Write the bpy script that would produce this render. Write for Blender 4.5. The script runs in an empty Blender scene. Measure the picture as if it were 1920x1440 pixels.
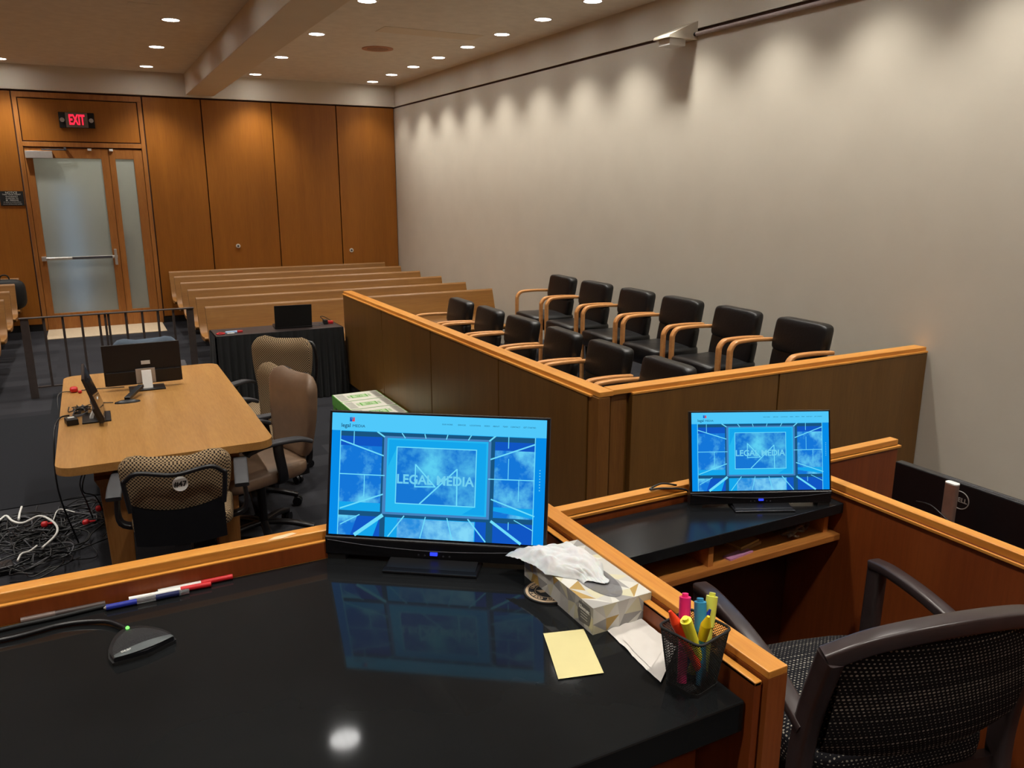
import bpy, math, random
from mathutils import Vector, Matrix, Euler, noise
R = math.radians
PI = math.pi
random.seed(7)
scn = bpy.context.scene
COL = scn.collection

# ------------------------------------------------------------ camera, world, exposure
cam_d = bpy.data.cameras.new('camera'); cam = bpy.data.objects.new('camera', cam_d); COL.objects.link(cam)
cam.location = (0, 0, 2.05)
cam.rotation_euler = (PI/2 - R(13.826), 0, -R(27.597))
cam_d.sensor_width = 36; cam_d.lens = 1494.8/1920*36; cam_d.clip_start = .02
scn.camera = cam
w = bpy.data.worlds.new('world'); scn.world = w; w.use_nodes = True
w.node_tree.nodes['Background'].inputs[0].default_value = (.9, .85, .8, 1)
w.node_tree.nodes['Background'].inputs[1].default_value = .05
scn.view_settings.view_transform = 'Standard'; scn.view_settings.look = 'None'
scn.view_settings.exposure = 0.0; scn.view_settings.gamma = 1; scn.view_settings.use_curve_mapping = False
LAMP_W = 24.0
LAMP_C = (1.0, .955, .86)
LAMP_ANGLE = 108
CEIL = 3.70

# ------------------------------------------------------------ materials
def S(r, g, b):
    f = lambda c: ((c/255+.055)/1.055)**2.4 if c > 10.3 else c/255/12.92
    return (f(r), f(g), f(b), 1)
MATS = {}
def newmat(name):
    m = bpy.data.materials.new(name); m.use_nodes = True
    nt = m.node_tree; b = nt.nodes['Principled BSDF']; MATS[name] = m
    return m, nt, b
def link(nt, a, b): nt.links.new(a, b)
def plain(name, col, rough=.5, metal=0, spec=.5, noise_amt=.08, scale=30, bump=0, coat=0, sheen=0):
    m, nt, b = newmat(name)
    tc = nt.nodes.new('ShaderNodeTexCoord'); n = nt.nodes.new('ShaderNodeTexNoise')
    n.inputs['Scale'].default_value = scale; n.inputs['Detail'].default_value = 4
    link(nt, tc.outputs['Object'], n.inputs['Vector'])
    cr = nt.nodes.new('ShaderNodeValToRGB')
    c = col
    cr.color_ramp.elements[0].position = .3; cr.color_ramp.elements[1].position = .7
    cr.color_ramp.elements[0].color = (c[0]*(1-noise_amt), c[1]*(1-noise_amt), c[2]*(1-noise_amt), 1)
    cr.color_ramp.elements[1].color = (min(1, c[0]*(1+noise_amt)), min(1, c[1]*(1+noise_amt)), min(1, c[2]*(1+noise_amt)), 1)
    link(nt, n.outputs['Fac'], cr.inputs[0]); link(nt, cr.outputs[0], b.inputs['Base Color'])
    b.inputs['Roughness'].default_value = rough; b.inputs['Metallic'].default_value = metal
    b.inputs['Specular IOR Level'].default_value = spec; b.inputs['Coat Weight'].default_value = coat
    b.inputs['Sheen Weight'].default_value = sheen
    if bump:
        bp = nt.nodes.new('ShaderNodeBump'); bp.inputs['Strength'].default_value = bump; bp.inputs['Distance'].default_value = .004
        link(nt, n.outputs['Fac'], bp.inputs['Height']); link(nt, bp.outputs[0], b.inputs['Normal'])
    return m
def wood(name, dark, light, axis='Z', scale=9, rough=.42, stretch=14, spec=.4, contrast=.5):
    m, nt, b = newmat(name)
    tc = nt.nodes.new('ShaderNodeTexCoord'); mp = nt.nodes.new('ShaderNodeMapping')
    sc = {'X': (1/stretch, 1, 1), 'Y': (1, 1/stretch, 1), 'Z': (1, 1, 1/stretch)}[axis]
    mp.inputs['Scale'].default_value = [s*scale for s in sc]
    link(nt, tc.outputs['Object'], mp.inputs[0])
    n = nt.nodes.new('ShaderNodeTexNoise'); n.inputs['Scale'].default_value = 1.2; n.inputs['Detail'].default_value = 5
    n.inputs['Distortion'].default_value = .6
    link(nt, mp.outputs[0], n.inputs['Vector'])
    mp2 = nt.nodes.new('ShaderNodeMapping'); mp2.inputs['Scale'].default_value = [s*scale*9 for s in sc]
    link(nt, tc.outputs['Object'], mp2.inputs[0])
    n2 = nt.nodes.new('ShaderNodeTexNoise'); n2.inputs['Scale'].default_value = 1.5; n2.inputs['Detail'].default_value = 6
    link(nt, mp2.outputs[0], n2.inputs['Vector'])
    mx = nt.nodes.new('ShaderNodeMath'); mx.operation = 'ADD'
    m1 = nt.nodes.new('ShaderNodeMath'); m1.operation = 'MULTIPLY'; m1.inputs[1].default_value = .55
    m2 = nt.nodes.new('ShaderNodeMath'); m2.operation = 'MULTIPLY'; m2.inputs[1].default_value = .45
    link(nt, n.outputs['Fac'], m1.inputs[0]); link(nt, n2.outputs['Fac'], m2.inputs[0])
    link(nt, m1.outputs[0], mx.inputs[0]); link(nt, m2.outputs[0], mx.inputs[1])
    cr = nt.nodes.new('ShaderNodeValToRGB')
    cr.color_ramp.elements[0].position = .5-contrast*.3; cr.color_ramp.elements[1].position = .5+contrast*.3
    cr.color_ramp.elements[0].color = dark; cr.color_ramp.elements[1].color = light
    link(nt, mx.outputs[0], cr.inputs[0]); link(nt, cr.outputs[0], b.inputs['Base Color'])
    b.inputs['Roughness'].default_value = rough; b.inputs['Specular IOR Level'].default_value = spec
    bp = nt.nodes.new('ShaderNodeBump'); bp.inputs['Strength'].default_value = .12; bp.inputs['Distance'].default_value = .001
    link(nt, n2.outputs['Fac'], bp.inputs['Height']); link(nt, bp.outputs[0], b.inputs['Normal'])
    return m
def glow(name, col, strength=1.0, col2=None, scale=3, off=(0, 0, 0), lo=.45, hi=.62):
    m = bpy.data.materials.new(name); m.use_nodes = True; nt = m.node_tree; MATS[name] = m
    nt.nodes.clear(); o = nt.nodes.new('ShaderNodeOutputMaterial'); e = nt.nodes.new('ShaderNodeEmission')
    e.inputs[0].default_value = col; e.inputs[1].default_value = strength; link(nt, e.outputs[0], o.inputs[0])
    if col2:
        tc = nt.nodes.new('ShaderNodeTexCoord'); mp = nt.nodes.new('ShaderNodeMapping'); mp.inputs['Location'].default_value = off
        n = nt.nodes.new('ShaderNodeTexNoise'); n.inputs['Scale'].default_value = scale; n.inputs['Detail'].default_value = 7; n.inputs['Roughness'].default_value = .6
        cr = nt.nodes.new('ShaderNodeValToRGB'); cr.color_ramp.elements[0].position = lo; cr.color_ramp.elements[1].position = hi
        cr.color_ramp.elements[0].color = col; cr.color_ramp.elements[1].color = col2
        link(nt, tc.outputs['Object'], mp.inputs[0]); link(nt, mp.outputs[0], n.inputs['Vector'])
        link(nt, n.outputs['Fac'], cr.inputs[0]); link(nt, cr.outputs[0], e.inputs[0])
    return m
def fabric_pattern(name, ca, cb, freq=90, kind='check', rough=.9):
    """woven pattern that follows the object's own coordinates"""
    m, nt, b = newmat(name)
    tc = nt.nodes.new('ShaderNodeTexCoord'); mp = nt.nodes.new('ShaderNodeMapping')
    link(nt, tc.outputs['UV'], mp.inputs[0])
    b.inputs['Roughness'].default_value = rough; b.inputs['Specular IOR Level'].default_value = .15
    def M(op, a, bb=None):
        n = nt.nodes.new('ShaderNodeMath'); n.operation = op
        for i, v in enumerate((a, bb)):
            if v is None: continue
            if isinstance(v, (int, float)): n.inputs[i].default_value = v
            else: link(nt, v, n.inputs[i])
        return n.outputs[0]
    sx = nt.nodes.new('ShaderNodeSeparateXYZ')
    if kind == 'check':
        mp.inputs['Rotation'].default_value = (0, 0, R(45))
        link(nt, mp.outputs[0], sx.inputs[0])
        a = M('SINE', M('MULTIPLY', sx.outputs[0], freq)); c = M('SINE', M('MULTIPLY', sx.outputs[1], freq))
        v = M('ADD', a, c)
        cr = nt.nodes.new('ShaderNodeValToRGB'); cr.color_ramp.elements[0].position = .35; cr.color_ramp.elements[1].position = .6
        v = M('ADD', M('MULTIPLY', v, .25), .5)
        cr.color_ramp.elements[0].color = ca; cr.color_ramp.elements[1].color = cb
        link(nt, v, cr.inputs[0]); link(nt, cr.outputs[0], b.inputs['Base Color'])
    else:   # rows of pale dots of uneven brightness
        link(nt, mp.outputs[0], sx.inputs[0])
        X = M('MULTIPLY', sx.outputs[0], freq); Y = M('MULTIPLY', sx.outputs[1], freq*1.25)
        row = M('FLOOR', Y); shift = M('MULTIPLY', M('FRACT', M('MULTIPLY', row, .37)), 1.0)
        Xs = M('ADD', X, shift)
        fx = M('SUBTRACT', M('FRACT', Xs), .5); fy = M('SUBTRACT', M('FRACT', Y), .5)
        d = M('SQRT', M('ADD', M('MULTIPLY', fx, fx), M('MULTIPLY', M('MULTIPLY', fy, fy), 1.4)))
        cb_ = nt.nodes.new('ShaderNodeCombineXYZ'); link(nt, M('FLOOR', Xs), cb_.inputs[0]); link(nt, row, cb_.inputs[1])
        wn = nt.nodes.new('ShaderNodeTexWhiteNoise'); link(nt, cb_.outputs[0], wn.inputs['Vector'])
        wr = nt.nodes.new('ShaderNodeTexWhiteNoise'); wr.noise_dimensions = '1D'; link(nt, row, wr.inputs['W'])
        rad = M('ADD', M('MULTIPLY', wr.outputs['Value'], .22), .10)
        dot = M('LESS_THAN', d, rad)
        f = M('MULTIPLY', dot, M('ADD', M('MULTIPLY', wn.outputs['Value'], .6), .4))
        mx = nt.nodes.new('ShaderNodeMixRGB'); mx.inputs[1].default_value = ca; mx.inputs[2].default_value = cb
        link(nt, f, mx.inputs[0]); link(nt, mx.outputs[0], b.inputs['Base Color'])
    return m

wall_m = plain('warm_white_plaster', S(208, 201, 186), .85, noise_amt=.025, scale=2.5, spec=.2)
ceil_m = plain('ceiling_plaster', S(228, 224, 214), .9, noise_amt=.05, scale=9, spec=.1, bump=.15)
soffit_m = plain('soffit_plaster', S(224, 214, 196), .9, noise_amt=.02, scale=3, spec=.1)
panel_m = wood('honey_wall_veneer', S(136, 80, 20), S(168, 104, 32), 'Z', 5, .45, 18, contrast=.9)
panel_dark = plain('panel_gap', S(60, 28, 8), .8)
frame_m = wood('door_frame_wood', S(146, 90, 40), S(176, 116, 58), 'Z', 10, .4, 14)
jury_m = wood('jury_box_oak', S(94, 64, 26), S(120, 84, 38), 'Z', 7, .38, 14, contrast=.8)
cap_x = wood('light_cap_x', S(194, 124, 48), S(218, 154, 70), 'X', 14, .35, 16)
cap_y = wood('light_cap_y', S(194, 124, 48), S(218, 154, 70), 'Y', 14, .35, 16)
divw = wood('divider_end_wood', S(124, 62, 24), S(150, 84, 38), 'Z', 14, .4, 16)
cap_z = wood('post_wood', S(108, 68, 28), S(130, 88, 40), 'Z', 14, .38, 16)
bench_m = wood('pew_oak', S(124, 80, 28), S(146, 100, 42), 'X', 7, .46, 16)
table_m = wood('table_oak', S(158, 112, 58), S(180, 134, 76), 'Y', 9, .36, 12)
tleg_m = wood('table_leg_oak', S(140, 94, 44), S(164, 114, 60), 'Z', 9, .4, 12)
red_x = wood('red_brown_panel_x', S(112, 50, 18), S(140, 70, 28), 'Z', 9, .4, 16, contrast=.8)
shelf_m = wood('shelf_wood', S(160, 96, 42), S(190, 124, 60), 'X', 12, .4, 14)
chairwood = wood('bent_beech', S(190, 128, 74), S(220, 160, 100), 'X', 16, .28, 8)
leather = plain('black_leather', S(15, 15, 17), .34, noise_amt=.15, scale=60, bump=.25, spec=.5)
black_lam = plain('black_laminate', S(25, 26, 27), .06, noise_amt=.18, scale=5, spec=.16)
black_lam2 = plain('black_laminate_satin', S(24, 25, 27), .2, noise_amt=.15, scale=5, spec=.22)
blackp = plain('black_plastic', S(16, 16, 20), .38, noise_amt=.1)
blackmatte = plain('black_matte', S(14, 14, 15), .7, noise_amt=.1)
darkbrown = plain('dark_monitor_shell', S(24, 19, 19), .45, noise_amt=.08)
greyp = plain('grey_plastic', S(74, 74, 80), .55, noise_amt=.05)
armblk = plain('charcoal_arm', S(52, 52, 56), .6, noise_amt=.05)
silver = plain('silver_metal', S(190, 186, 182), .35, .45, noise_amt=.03)
steel = plain('painted_rail_metal', S(72, 64, 61), .4, .1, noise_amt=.1)
whitep = plain('white_plastic', S(225, 224, 220), .5, noise_amt=.02)
offw = plain('cream_device', S(206, 196, 178), .5, noise_amt=.02)
paperw = plain('white_paper', S(206, 200, 194), .8, noise_amt=.02)
tissue_m = plain('tissue', S(204, 205, 206), .9, noise_amt=.02)
tissue_m.node_tree.nodes['Principled BSDF'].inputs['Subsurface Weight'].default_value = .2
yellownote = plain('yellow_note', S(212, 200, 144), .8, noise_amt=.02)
red_m = plain('red_plastic', S(200, 34, 40), .4, noise_amt=.05)
blue_m = plain('blue_plastic', S(34, 48, 150), .35)
green_m = plain('green_print', S(92, 160, 66), .7)
ltgreen = plain('pale_green_print', S(170, 200, 150), .7)
cardw = plain('white_carton', S(206, 204, 192), .75, noise_amt=.04)
cardg = plain('grey_carton_band', S(172, 170, 160), .75)
brownleather = plain('brown_leather', S(122, 98, 78), .45, noise_amt=.08, scale=20, bump=.1)
bluegrey = plain('blue_grey_fabric', S(72, 84, 98), .9)
cloth = plain('black_cloth', S(15, 15, 17), .85, sheen=.1, noise_amt=.2, scale=12)
wdark = plain('espresso_chair_wood', S(54, 44, 44), .3, noise_amt=.12, scale=20, spec=.5)
hous = fabric_pattern('houndstooth', S(44, 35, 30), S(164, 140, 108), 520)
dots = fabric_pattern('dotted_charcoal_weave', S(22, 21, 25), S(170, 164, 150), 92, 'dots')
trans = plain('clear_plastic', S(220, 220, 225), .15, noise_amt=.02)
trans.node_tree.nodes['Principled BSDF'].inputs['Transmission Weight'].default_value = .85
frost = plain('frosted_glass', S(186, 190, 182), .42, noise_amt=.02, scale=2)
frost.node_tree.nodes['Principled BSDF'].inputs['Transmission Weight'].default_value = .5
threshold_m = plain('pale_stone', S(196, 176, 148), .6)
bronze = plain('bronze_print', S(186, 160, 130), .45, .2)

def carpet():
    m, nt, b = newmat('charcoal_carpet')
    tc = nt.nodes.new('ShaderNodeTexCoord'); br = nt.nodes.new('ShaderNodeTexBrick')
    link(nt, tc.outputs['Object'], br.inputs['Vector'])
    br.inputs['Scale'].default_value = 1; br.inputs['Brick Width'].default_value = 1.0; br.inputs['Row Height'].default_value = .25
    br.inputs['Mortar Size'].default_value = 0; br.inputs['Color1'].default_value = S(66, 66, 71); br.inputs['Color2'].default_value = S(48, 48, 53)
    n = nt.nodes.new('ShaderNodeTexNoise'); n.inputs['Scale'].default_value = 260; link(nt, tc.outputs['Object'], n.inputs['Vector'])
    n2 = nt.nodes.new('ShaderNodeTexNoise'); n2.inputs['Scale'].default_value = 2.2; link(nt, tc.outputs['Object'], n2.inputs['Vector'])
    mx = nt.nodes.new('ShaderNodeMixRGB'); mx.blend_type = 'MULTIPLY'; mx.inputs[0].default_value = .5
    link(nt, br.outputs[0], mx.inputs[1]); link(nt, n.outputs['Fac'], mx.inputs[2])
    mx2 = nt.nodes.new('ShaderNodeMixRGB'); mx2.blend_type = 'MULTIPLY'; mx2.inputs[0].default_value = .35
    link(nt, mx.outputs[0], mx2.inputs[1]); link(nt, n2.outputs['Fac'], mx2.inputs[2])
    link(nt, mx2.outputs[0], b.inputs['Base Color'])
    b.inputs['Roughness'].default_value = .95; b.inputs['Specular IOR Level'].default_value = .1
    bp = nt.nodes.new('ShaderNodeBump'); bp.inputs['Strength'].default_value = .4; bp.inputs['Distance'].default_value = .004
    link(nt, n.outputs['Fac'], bp.inputs['Height']); link(nt, bp.outputs[0], b.inputs['Normal'])
    return m
carpet_m = carpet()
mat_m = plain('dark_carpet_tile', S(33, 34, 38), .95, noise_amt=.2, scale=200, spec=.1)

# ------------------------------------------------------------ mesh builder
class MB:
    def __init__(s): s.v = []; s.f = []; s.mi = []; s.sm = []; s.mats = []; s.T = Matrix.Identity(4)
    def mat(s, m):
        if m not in s.mats: s.mats.append(m)
        return s.mats.index(m)
    def add(s, vs, fs, m, smooth=False):
        k = len(s.v); i = s.mat(m)
        s.v += [tuple(s.T @ Vector(p)) for p in vs]
        for f in fs: s.f.append(tuple(a+k for a in f)); s.mi.append(i); s.sm.append(smooth)
    def box(s, x0, x1, y0, y1, z0, z1, m):
        vs = [(x, y, z) for z in (z0, z1) for y in (y0, y1) for x in (x0, x1)]
        s.add(vs, [(0, 2, 3, 1), (4, 5, 7, 6), (0, 1, 5, 4), (2, 6, 7, 3), (0, 4, 6, 2), (1, 3, 7, 5)], m)
    def obox(s, c, dx, dy, dz, ax, m):
        """box centred at c, half sizes, rotated about z by ax"""
        ca, sa = math.cos(ax), math.sin(ax)
        vs = []
        for z in (-dz, dz):
            for y in (-dy, dy):
                for x in (-dx, dx): vs.append((c[0]+x*ca-y*sa, c[1]+x*sa+y*ca, c[2]+z))
        s.add(vs, [(0, 2, 3, 1), (4, 5, 7, 6), (0, 1, 5, 4), (2, 6, 7, 3), (0, 4, 6, 2), (1, 3, 7, 5)], m)
    def prism(s, poly, a, b, m, axis='z', smooth=False):
        n = len(poly)
        P = {'z': lambda p, t: (p[0], p[1], t), 'x': lambda p, t: (t, p[0], p[1]), 'y': lambda p, t: (p[0], t, p[1])}[axis]
        vs = [P(p, a) for p in poly]+[P(p, b) for p in poly]
        fs = [tuple(range(n))[::-1], tuple(range(n, 2*n))]
        s.add(vs, fs, m)
        s.add(vs, [(i, (i+1) % n, n+(i+1) % n, n+i) for i in range(n)], m, smooth)
    def cyl(s, p, q, r, m, r2=None, n=16, cap=True, smooth=True):
        p, q = Vector(p), Vector(q); d = (q-p).normalized(); r2 = r if r2 is None else r2
        u = d.orthogonal().normalized(); w_ = d.cross(u)
        vs = []
        for c, rr in ((p, r), (q, r2)):
            for i in range(n):
                t = 2*PI*i/n; vs.append(c+u*math.cos(t)*rr+w_*math.sin(t)*rr)
        s.add(vs, [(i, (i+1) % n, n+(i+1) % n, n+i) for i in range(n)], m, smooth)
        if cap: s.add(vs, [tuple(range(n))[::-1], tuple(range(n, 2*n))], m)
    def tube(s, pts, r, m, n=8, closed=False, smooth=True, sub=6, flat=None):
        pts = [Vector(p) for p in pts]
        if sub and len(pts) > 2: pts = catmull(pts, sub, closed)
        N = len(pts); rings = []
        prev = None
        for i, p in enumerate(pts):
            if closed: d = pts[(i+1) % N]-pts[i-1]
            else: d = pts[min(i+1, N-1)]-pts[max(i-1, 0)]
            d.normalize()
            if prev is None: u = d.orthogonal().normalized() if flat is None else (Vector(flat)-d*Vector(flat).dot(d)).normalized()
            else:
                u = (prev-d*prev.dot(d)).normalized()
            if flat is not None: u = (Vector(flat)-d*Vector(flat).dot(d)).normalized()
            prev = u; w_ = d.cross(u)
            if isinstance(r, tuple):      # rectangular-ish section: half extents (along flat, across)
                a, b = r; cs = []
                for k in range(n):
                    t = 2*PI*k/n+PI/n
                    ct, st = math.cos(t), math.sin(t)
                    e = .25 if n > 12 else .35
                    cs.append(p+u*a*math.copysign(abs(ct)**e, ct)+w_*b*math.copysign(abs(st)**e, st))
                rings.append(cs)
            else:
                rings.append([p+(u*math.cos(2*PI*k/n)+w_*math.sin(2*PI*k/n))*r for k in range(n)])
        vs = [q for rg in rings for q in rg]; fs = []
        for i in range(N if closed else N-1):
            j = (i+1) % N
            for k in range(n): fs.append((i*n+k, i*n+(k+1) % n, j*n+(k+1) % n, j*n+k))
        s.add(vs, fs, m, smooth)
        if not closed: s.add(vs, [tuple(range(n))[::-1], tuple((N-1)*n+k for k in range(n))], m)
    def loft(s, rings, m, smooth=True, cap=True):
        n = len(rings[0]); vs = [p for r_ in rings for p in r_]; fs = []
        for i in range(len(rings)-1):
            for k in range(n): fs.append((i*n+k, i*n+(k+1) % n, (i+1)*n+(k+1) % n, (i+1)*n+k))
        s.add(vs, fs, m, smooth)
        if cap: s.add(vs, [tuple(range(n))[::-1], tuple((len(rings)-1)*n+k for k in range(n))], m, smooth)
    def rbox(s, c, h, m, e=.35, nu=28, nv=14, fn=None):
        """soft cushion (superellipsoid) centred at c with half sizes h"""
        sg = lambda v, p: math.copysign(abs(v)**p, v)
        rings = []
        for j in range(nv+1):
            ph = -PI/2+PI*j/nv; cp = sg(math.cos(ph), e) if 0 < j < nv else 0.02; sp = sg(math.sin(ph), e)
            rg = []
            for i in range(nu):
                th = 2*PI*i/nu
                q = (h[0]*cp*sg(math.cos(th), e), h[1]*cp*sg(math.sin(th), e), h[2]*sp)
                if fn: q = fn(*q)
                rg.append((c[0]+q[0], c[1]+q[1], c[2]+q[2]))
            rings.append(rg)
        s.loft(rings, m)
    def grid(s, fn, nu, nv, m, smooth=True):
        vs = [fn(i/nu, j/nv) for j in range(nv+1) for i in range(nu+1)]
        fs = [(j*(nu+1)+i, j*(nu+1)+i+1, (j+1)*(nu+1)+i+1, (j+1)*(nu+1)+i) for j in range(nv) for i in range(nu)]
        s.add(vs, fs, m, smooth)
    def text(s, body, size, M, m, ext=.0004, align='CENTER', bold=0):
        cu = bpy.data.curves.new('t', 'FONT'); cu.body = body; cu.size = size; cu.align_x = align; cu.align_y = 'CENTER'
        cu.extrude = ext; cu.offset = bold; cu.resolution_u = 3
        o = bpy.data.objects.new('t', cu); COL.objects.link(o)
        dg = bpy.context.evaluated_depsgraph_get(); me = bpy.data.meshes.new_from_object(o.evaluated_get(dg))
        vs = [M @ v.co for v in me.vertices]; fs = [tuple(p.vertices) for p in me.polygons]
        s.add(vs, fs, m)
        bpy.data.objects.remove(o); bpy.data.curves.remove(cu); bpy.data.meshes.remove(me)
    def build(s, name, parent=None, bevel=0, label=None, uv=None, seg=2):
        me = bpy.data.meshes.new(name); me.from_pydata(s.v, [], s.f)
        for m in s.mats: me.materials.append(m)
        for p, i, sm in zip(me.polygons, s.mi, s.sm): p.material_index = i; p.use_smooth = sm
        me.update()
        if uv:      # planar uv in metres, per dominant normal
            l = me.uv_layers.new(name='UVMap')
            for p in me.polygons:
                for li in p.loop_indices:
                    co = me.vertices[me.loops[li].vertex_index].co
                    if uv == 'xz': l.data[li].uv = (co.x, co.z)
                    elif uv == 'xy': l.data[li].uv = (co.x, co.y)
                    elif uv == 'box':
                        n_ = p.normal; ax_ = max(range(3), key=lambda i: abs(n_[i])); l.data[li].uv = ((co.y, co.z), (co.x, co.z), (co.x, co.y))[ax_]
                    elif uv == 'seat':
                        l.data[li].uv = (co.x, co.y-co.z)
                    else: l.data[li].uv = (co.x, co.z-co.y*.4)
        o = bpy.data.objects.new(name, me); COL.objects.link(o)
        if parent: o.parent = parent
        if bevel:
            b = o.modifiers.new('bevel', 'BEVEL'); b.width = bevel; b.segments = seg; b.limit_method = 'ANGLE'; b.angle_limit = R(40)
        if label: o['label'] = label
        return o
def catmull(P, sub, closed=False):
    out = []; N = len(P)
    rng = range(N) if closed else range(N-1)
    g = (lambda i: P[i % N]) if closed else (lambda i: P[max(0, min(N-1, i))])
    for i in rng:
        a, b, c, d = g(i-1), g(i), g(i+1), g(i+2)
        for k in range(sub):
            t = k/sub
            out.append(.5*((2*b)+(c-a)*t+(2*a-5*b+4*c-d)*t*t+(3*b-a-3*c+d)*t**3))
    if not closed: out.append(P[-1].copy())
    return out
def thing(name, label, cat, loc=(0, 0, 0), rz=0, group=None):
    o = bpy.data.objects.new(name, None); COL.objects.link(o); o.location = loc; o.rotation_euler = (0, 0, rz)
    o.empty_display_size = .1
    o['label'] = label; o['category'] = cat
    if group: o['group'] = group
    return o
def tag(o, label, cat, group=None, kind=None):
    o['label'] = label; o['category'] = cat
    if group: o['group'] = group
    if kind: o['kind'] = kind
    return o
def struct(o): o['kind'] = 'structure'; return o
def dup(root, loc, rz=0, label=None, group=None):
    r_ = root.copy(); COL.objects.link(r_); r_.location = loc; r_.rotation_euler = (0, 0, rz)
    if label: r_['label'] = label
    if group: r_['group'] = group
    for ch in list(root.children):
        c = ch.copy(); COL.objects.link(c); c.parent = r_
        for g in list(ch.children):
            d = g.copy(); COL.objects.link(d); d.parent = c
    return r_
def set_down(o, loc, rz=0): o.location = loc; o.rotation_euler = (0, 0, rz); return o
def one(name, mb, label, cat, group=None, kind=None, bevel=0, uv=None):
    return tag(mb.build(name, bevel=bevel, uv=uv), label, cat, group, kind)

WX = 4.80      # right wall
BY = 13.48     # back wall
LX = -5.6      # left wall
FY = -2.6      # wall behind the bench
# ------------------------------------------------------------ the room
m = MB(); m.box(LX-.1, WX+.1, FY-.1, BY+.1, -.1, 0, carpet_m); struct(m.build('floor'))
m = MB()
m.box(1.44, WX+.1, FY-.1, BY+.1, CEIL, CEIL+.1, ceil_m)
m.box(LX-.1, 1.44, FY-.1, BY+.1, CEIL, CEIL+.1, ceil_m)
struct(m.build('ceiling'))
m = MB(); m.box(1.52, 1.915, FY, BY-.03, 3.40, CEIL, soffit_m); struct(m.build('trim_1', bevel=.004))      # ceiling beam
# right wall with dark reveal line
m = MB()
m.box(WX, WX+.12, FY-.1, BY+.1, 0, 3.345, wall_m); m.box(WX, WX+.12, FY-.1, BY+.1, 3.372, CEIL, wall_m)
m.box(WX+.02, WX+.13, FY-.1, BY+.1, 3.34, 3.38, panel_dark)
struct(m.build('wall_right'))
m = MB(); m.box(LX-.12, LX, FY-.1, BY+.1, 0, CEIL, panel_m); struct(m.build('wall_left'))
m = MB(); m.box(LX, WX, FY-.12, FY, 0, CEIL, panel_m); struct(m.build('wall_front'))
# back wall: veneer panels, a door bay between x -0.75 and 0.90
m = MB()
m.box(LX, WX, BY-.03, BY+.12, 3.37, CEIL, soffit_m)                     # plaster above the panels
m.box(LX, -.74, BY+.03, BY+.12, 0, 3.37, panel_dark); m.box(.90, WX, BY+.03, BY+.12, 0, 3.37, panel_dark)
m.box(-.74, .90, BY+.03, BY+.12, 2.66, 3.37, panel_dark)
struct(m.build('wall_back'))
xs = [-5.6, -4.5, -3.25, -2.0, -.745]
seams = [(a+.006, b-.006) for a, b in zip(xs[:-1], xs[1:])]
xs = [.905, 1.72, 2.765, 3.80, WX-.004]
seams += [(a+.008, b-.008) for a, b in zip(xs[:-1], xs[1:])]
for i, (a, b) in enumerate(seams):
    m = MB(); m.box(a, b, BY, BY+.035, .10, 3.345, panel_m); struct(m.build('trim_%d' % (10+i), bevel=.003))
m = MB(); m.box(LX, -.745, BY+.012, BY+.03, 0, .1, blackmatte); m.box(.905, WX, BY+.012, BY+.03, 0, .1, blackmatte); struct(m.build('baseboard_back'))
# transom panel and frame over the door
m = MB(); m.box(-.735, .895, BY-.004, BY+.06, 3.27, 3.345, frame_m); m.box(-.735, -.68, BY-.004, BY+.06, 0, 3.27, frame_m)
m.box(.84, .895, BY-.004, BY+.06, 0, 3.27, frame_m); m.box(-.68, .84, BY-.008, BY+.06, 2.615, 2.68, frame_m)
struct(m.build('trim_2', bevel=.003))
m = MB(); m.box(-.667, .827, BY+.004, BY+.04, 2.695, 3.257, panel_m); struct(m.build('trim_3', bevel=.002))
m = MB(); m.box(-.68, .84, BY+.035, BY+.05, 2.68, 3.27, panel_dark); struct(m.build('trim_4'))
# doors
m = MB(); m.box(-.68, .84, BY+.056, BY+.075, 2.57, 2.63, panel_dark); m.box(.37, .41, BY+.056, BY+.075, 0, 2.6, panel_dark); m.box(-.70, -.655, BY+.056, BY+.075, 0, 2.6, panel_dark); m.box(.81, .86, BY+.056, BY+.075, 0, 2.6, panel_dark); struct(m.build('trim_6'))  # backing strips added behind the door gaps to stop hall light leaking through
def leaf(name, x0, x1, gx0, gx1, gz0, gz1):
    m = MB(); y0, y1 = BY+.01, BY+.055
    m.box(x0, gx0, y0, y1, .01, 2.60, frame_m); m.box(gx1, x1, y0, y1, .01, 2.60, frame_m)
    m.box(gx0, gx1, y0, y1, .01, gz0, frame_m); m.box(gx0, gx1, y0, y1, gz1, 2.60, frame_m)
    d = struct(m.build(name, bevel=.003))
    g = MB(); g.box(gx0, gx1, y0+.018, y0+.026, gz0, gz1, frost); g.build('glass_pane', d)
    return d
d1 = leaf('door_1', -.675, .385, -.58, .285, .245, 2.46)
d2 = leaf('door_2', .39, .835, .47, .715, .245, 2.46)
m = MB(); m.cyl((-.62, BY-.05, 1.05), (.35, BY-.05, 1.05), .022, silver); m.box(-.64, -.58, BY-.07, BY+.01, 1.02, 1.08, silver)
m.box(.31, .345, BY-.075, BY+.01, .93, 1.16, silver); m.box(-.25, .28, BY-.078, BY-.05, 1.033, 1.067, greyp); m.build('push_bar', d1, bevel=.003)
m = MB(); m.box(-.665, -.33, BY-.07, BY+.01, 2.455, 2.555, silver); m.box(-.46, -.16, BY-.06, BY-.045, 2.565, 2.585, greyp)
m.box(-.18, -.15, BY-.06, BY, 2.565, 2.61, greyp); m.build('door_closer', d1, bevel=.004)
m = MB(); m.box(.12, .17, BY-.02, BY+.01, 2.57, 2.6, whitep); m.box(.40, .45, BY-.02, BY+.01, 2.57, 2.6, whitep); m.build('door_sensor', d2)
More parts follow.
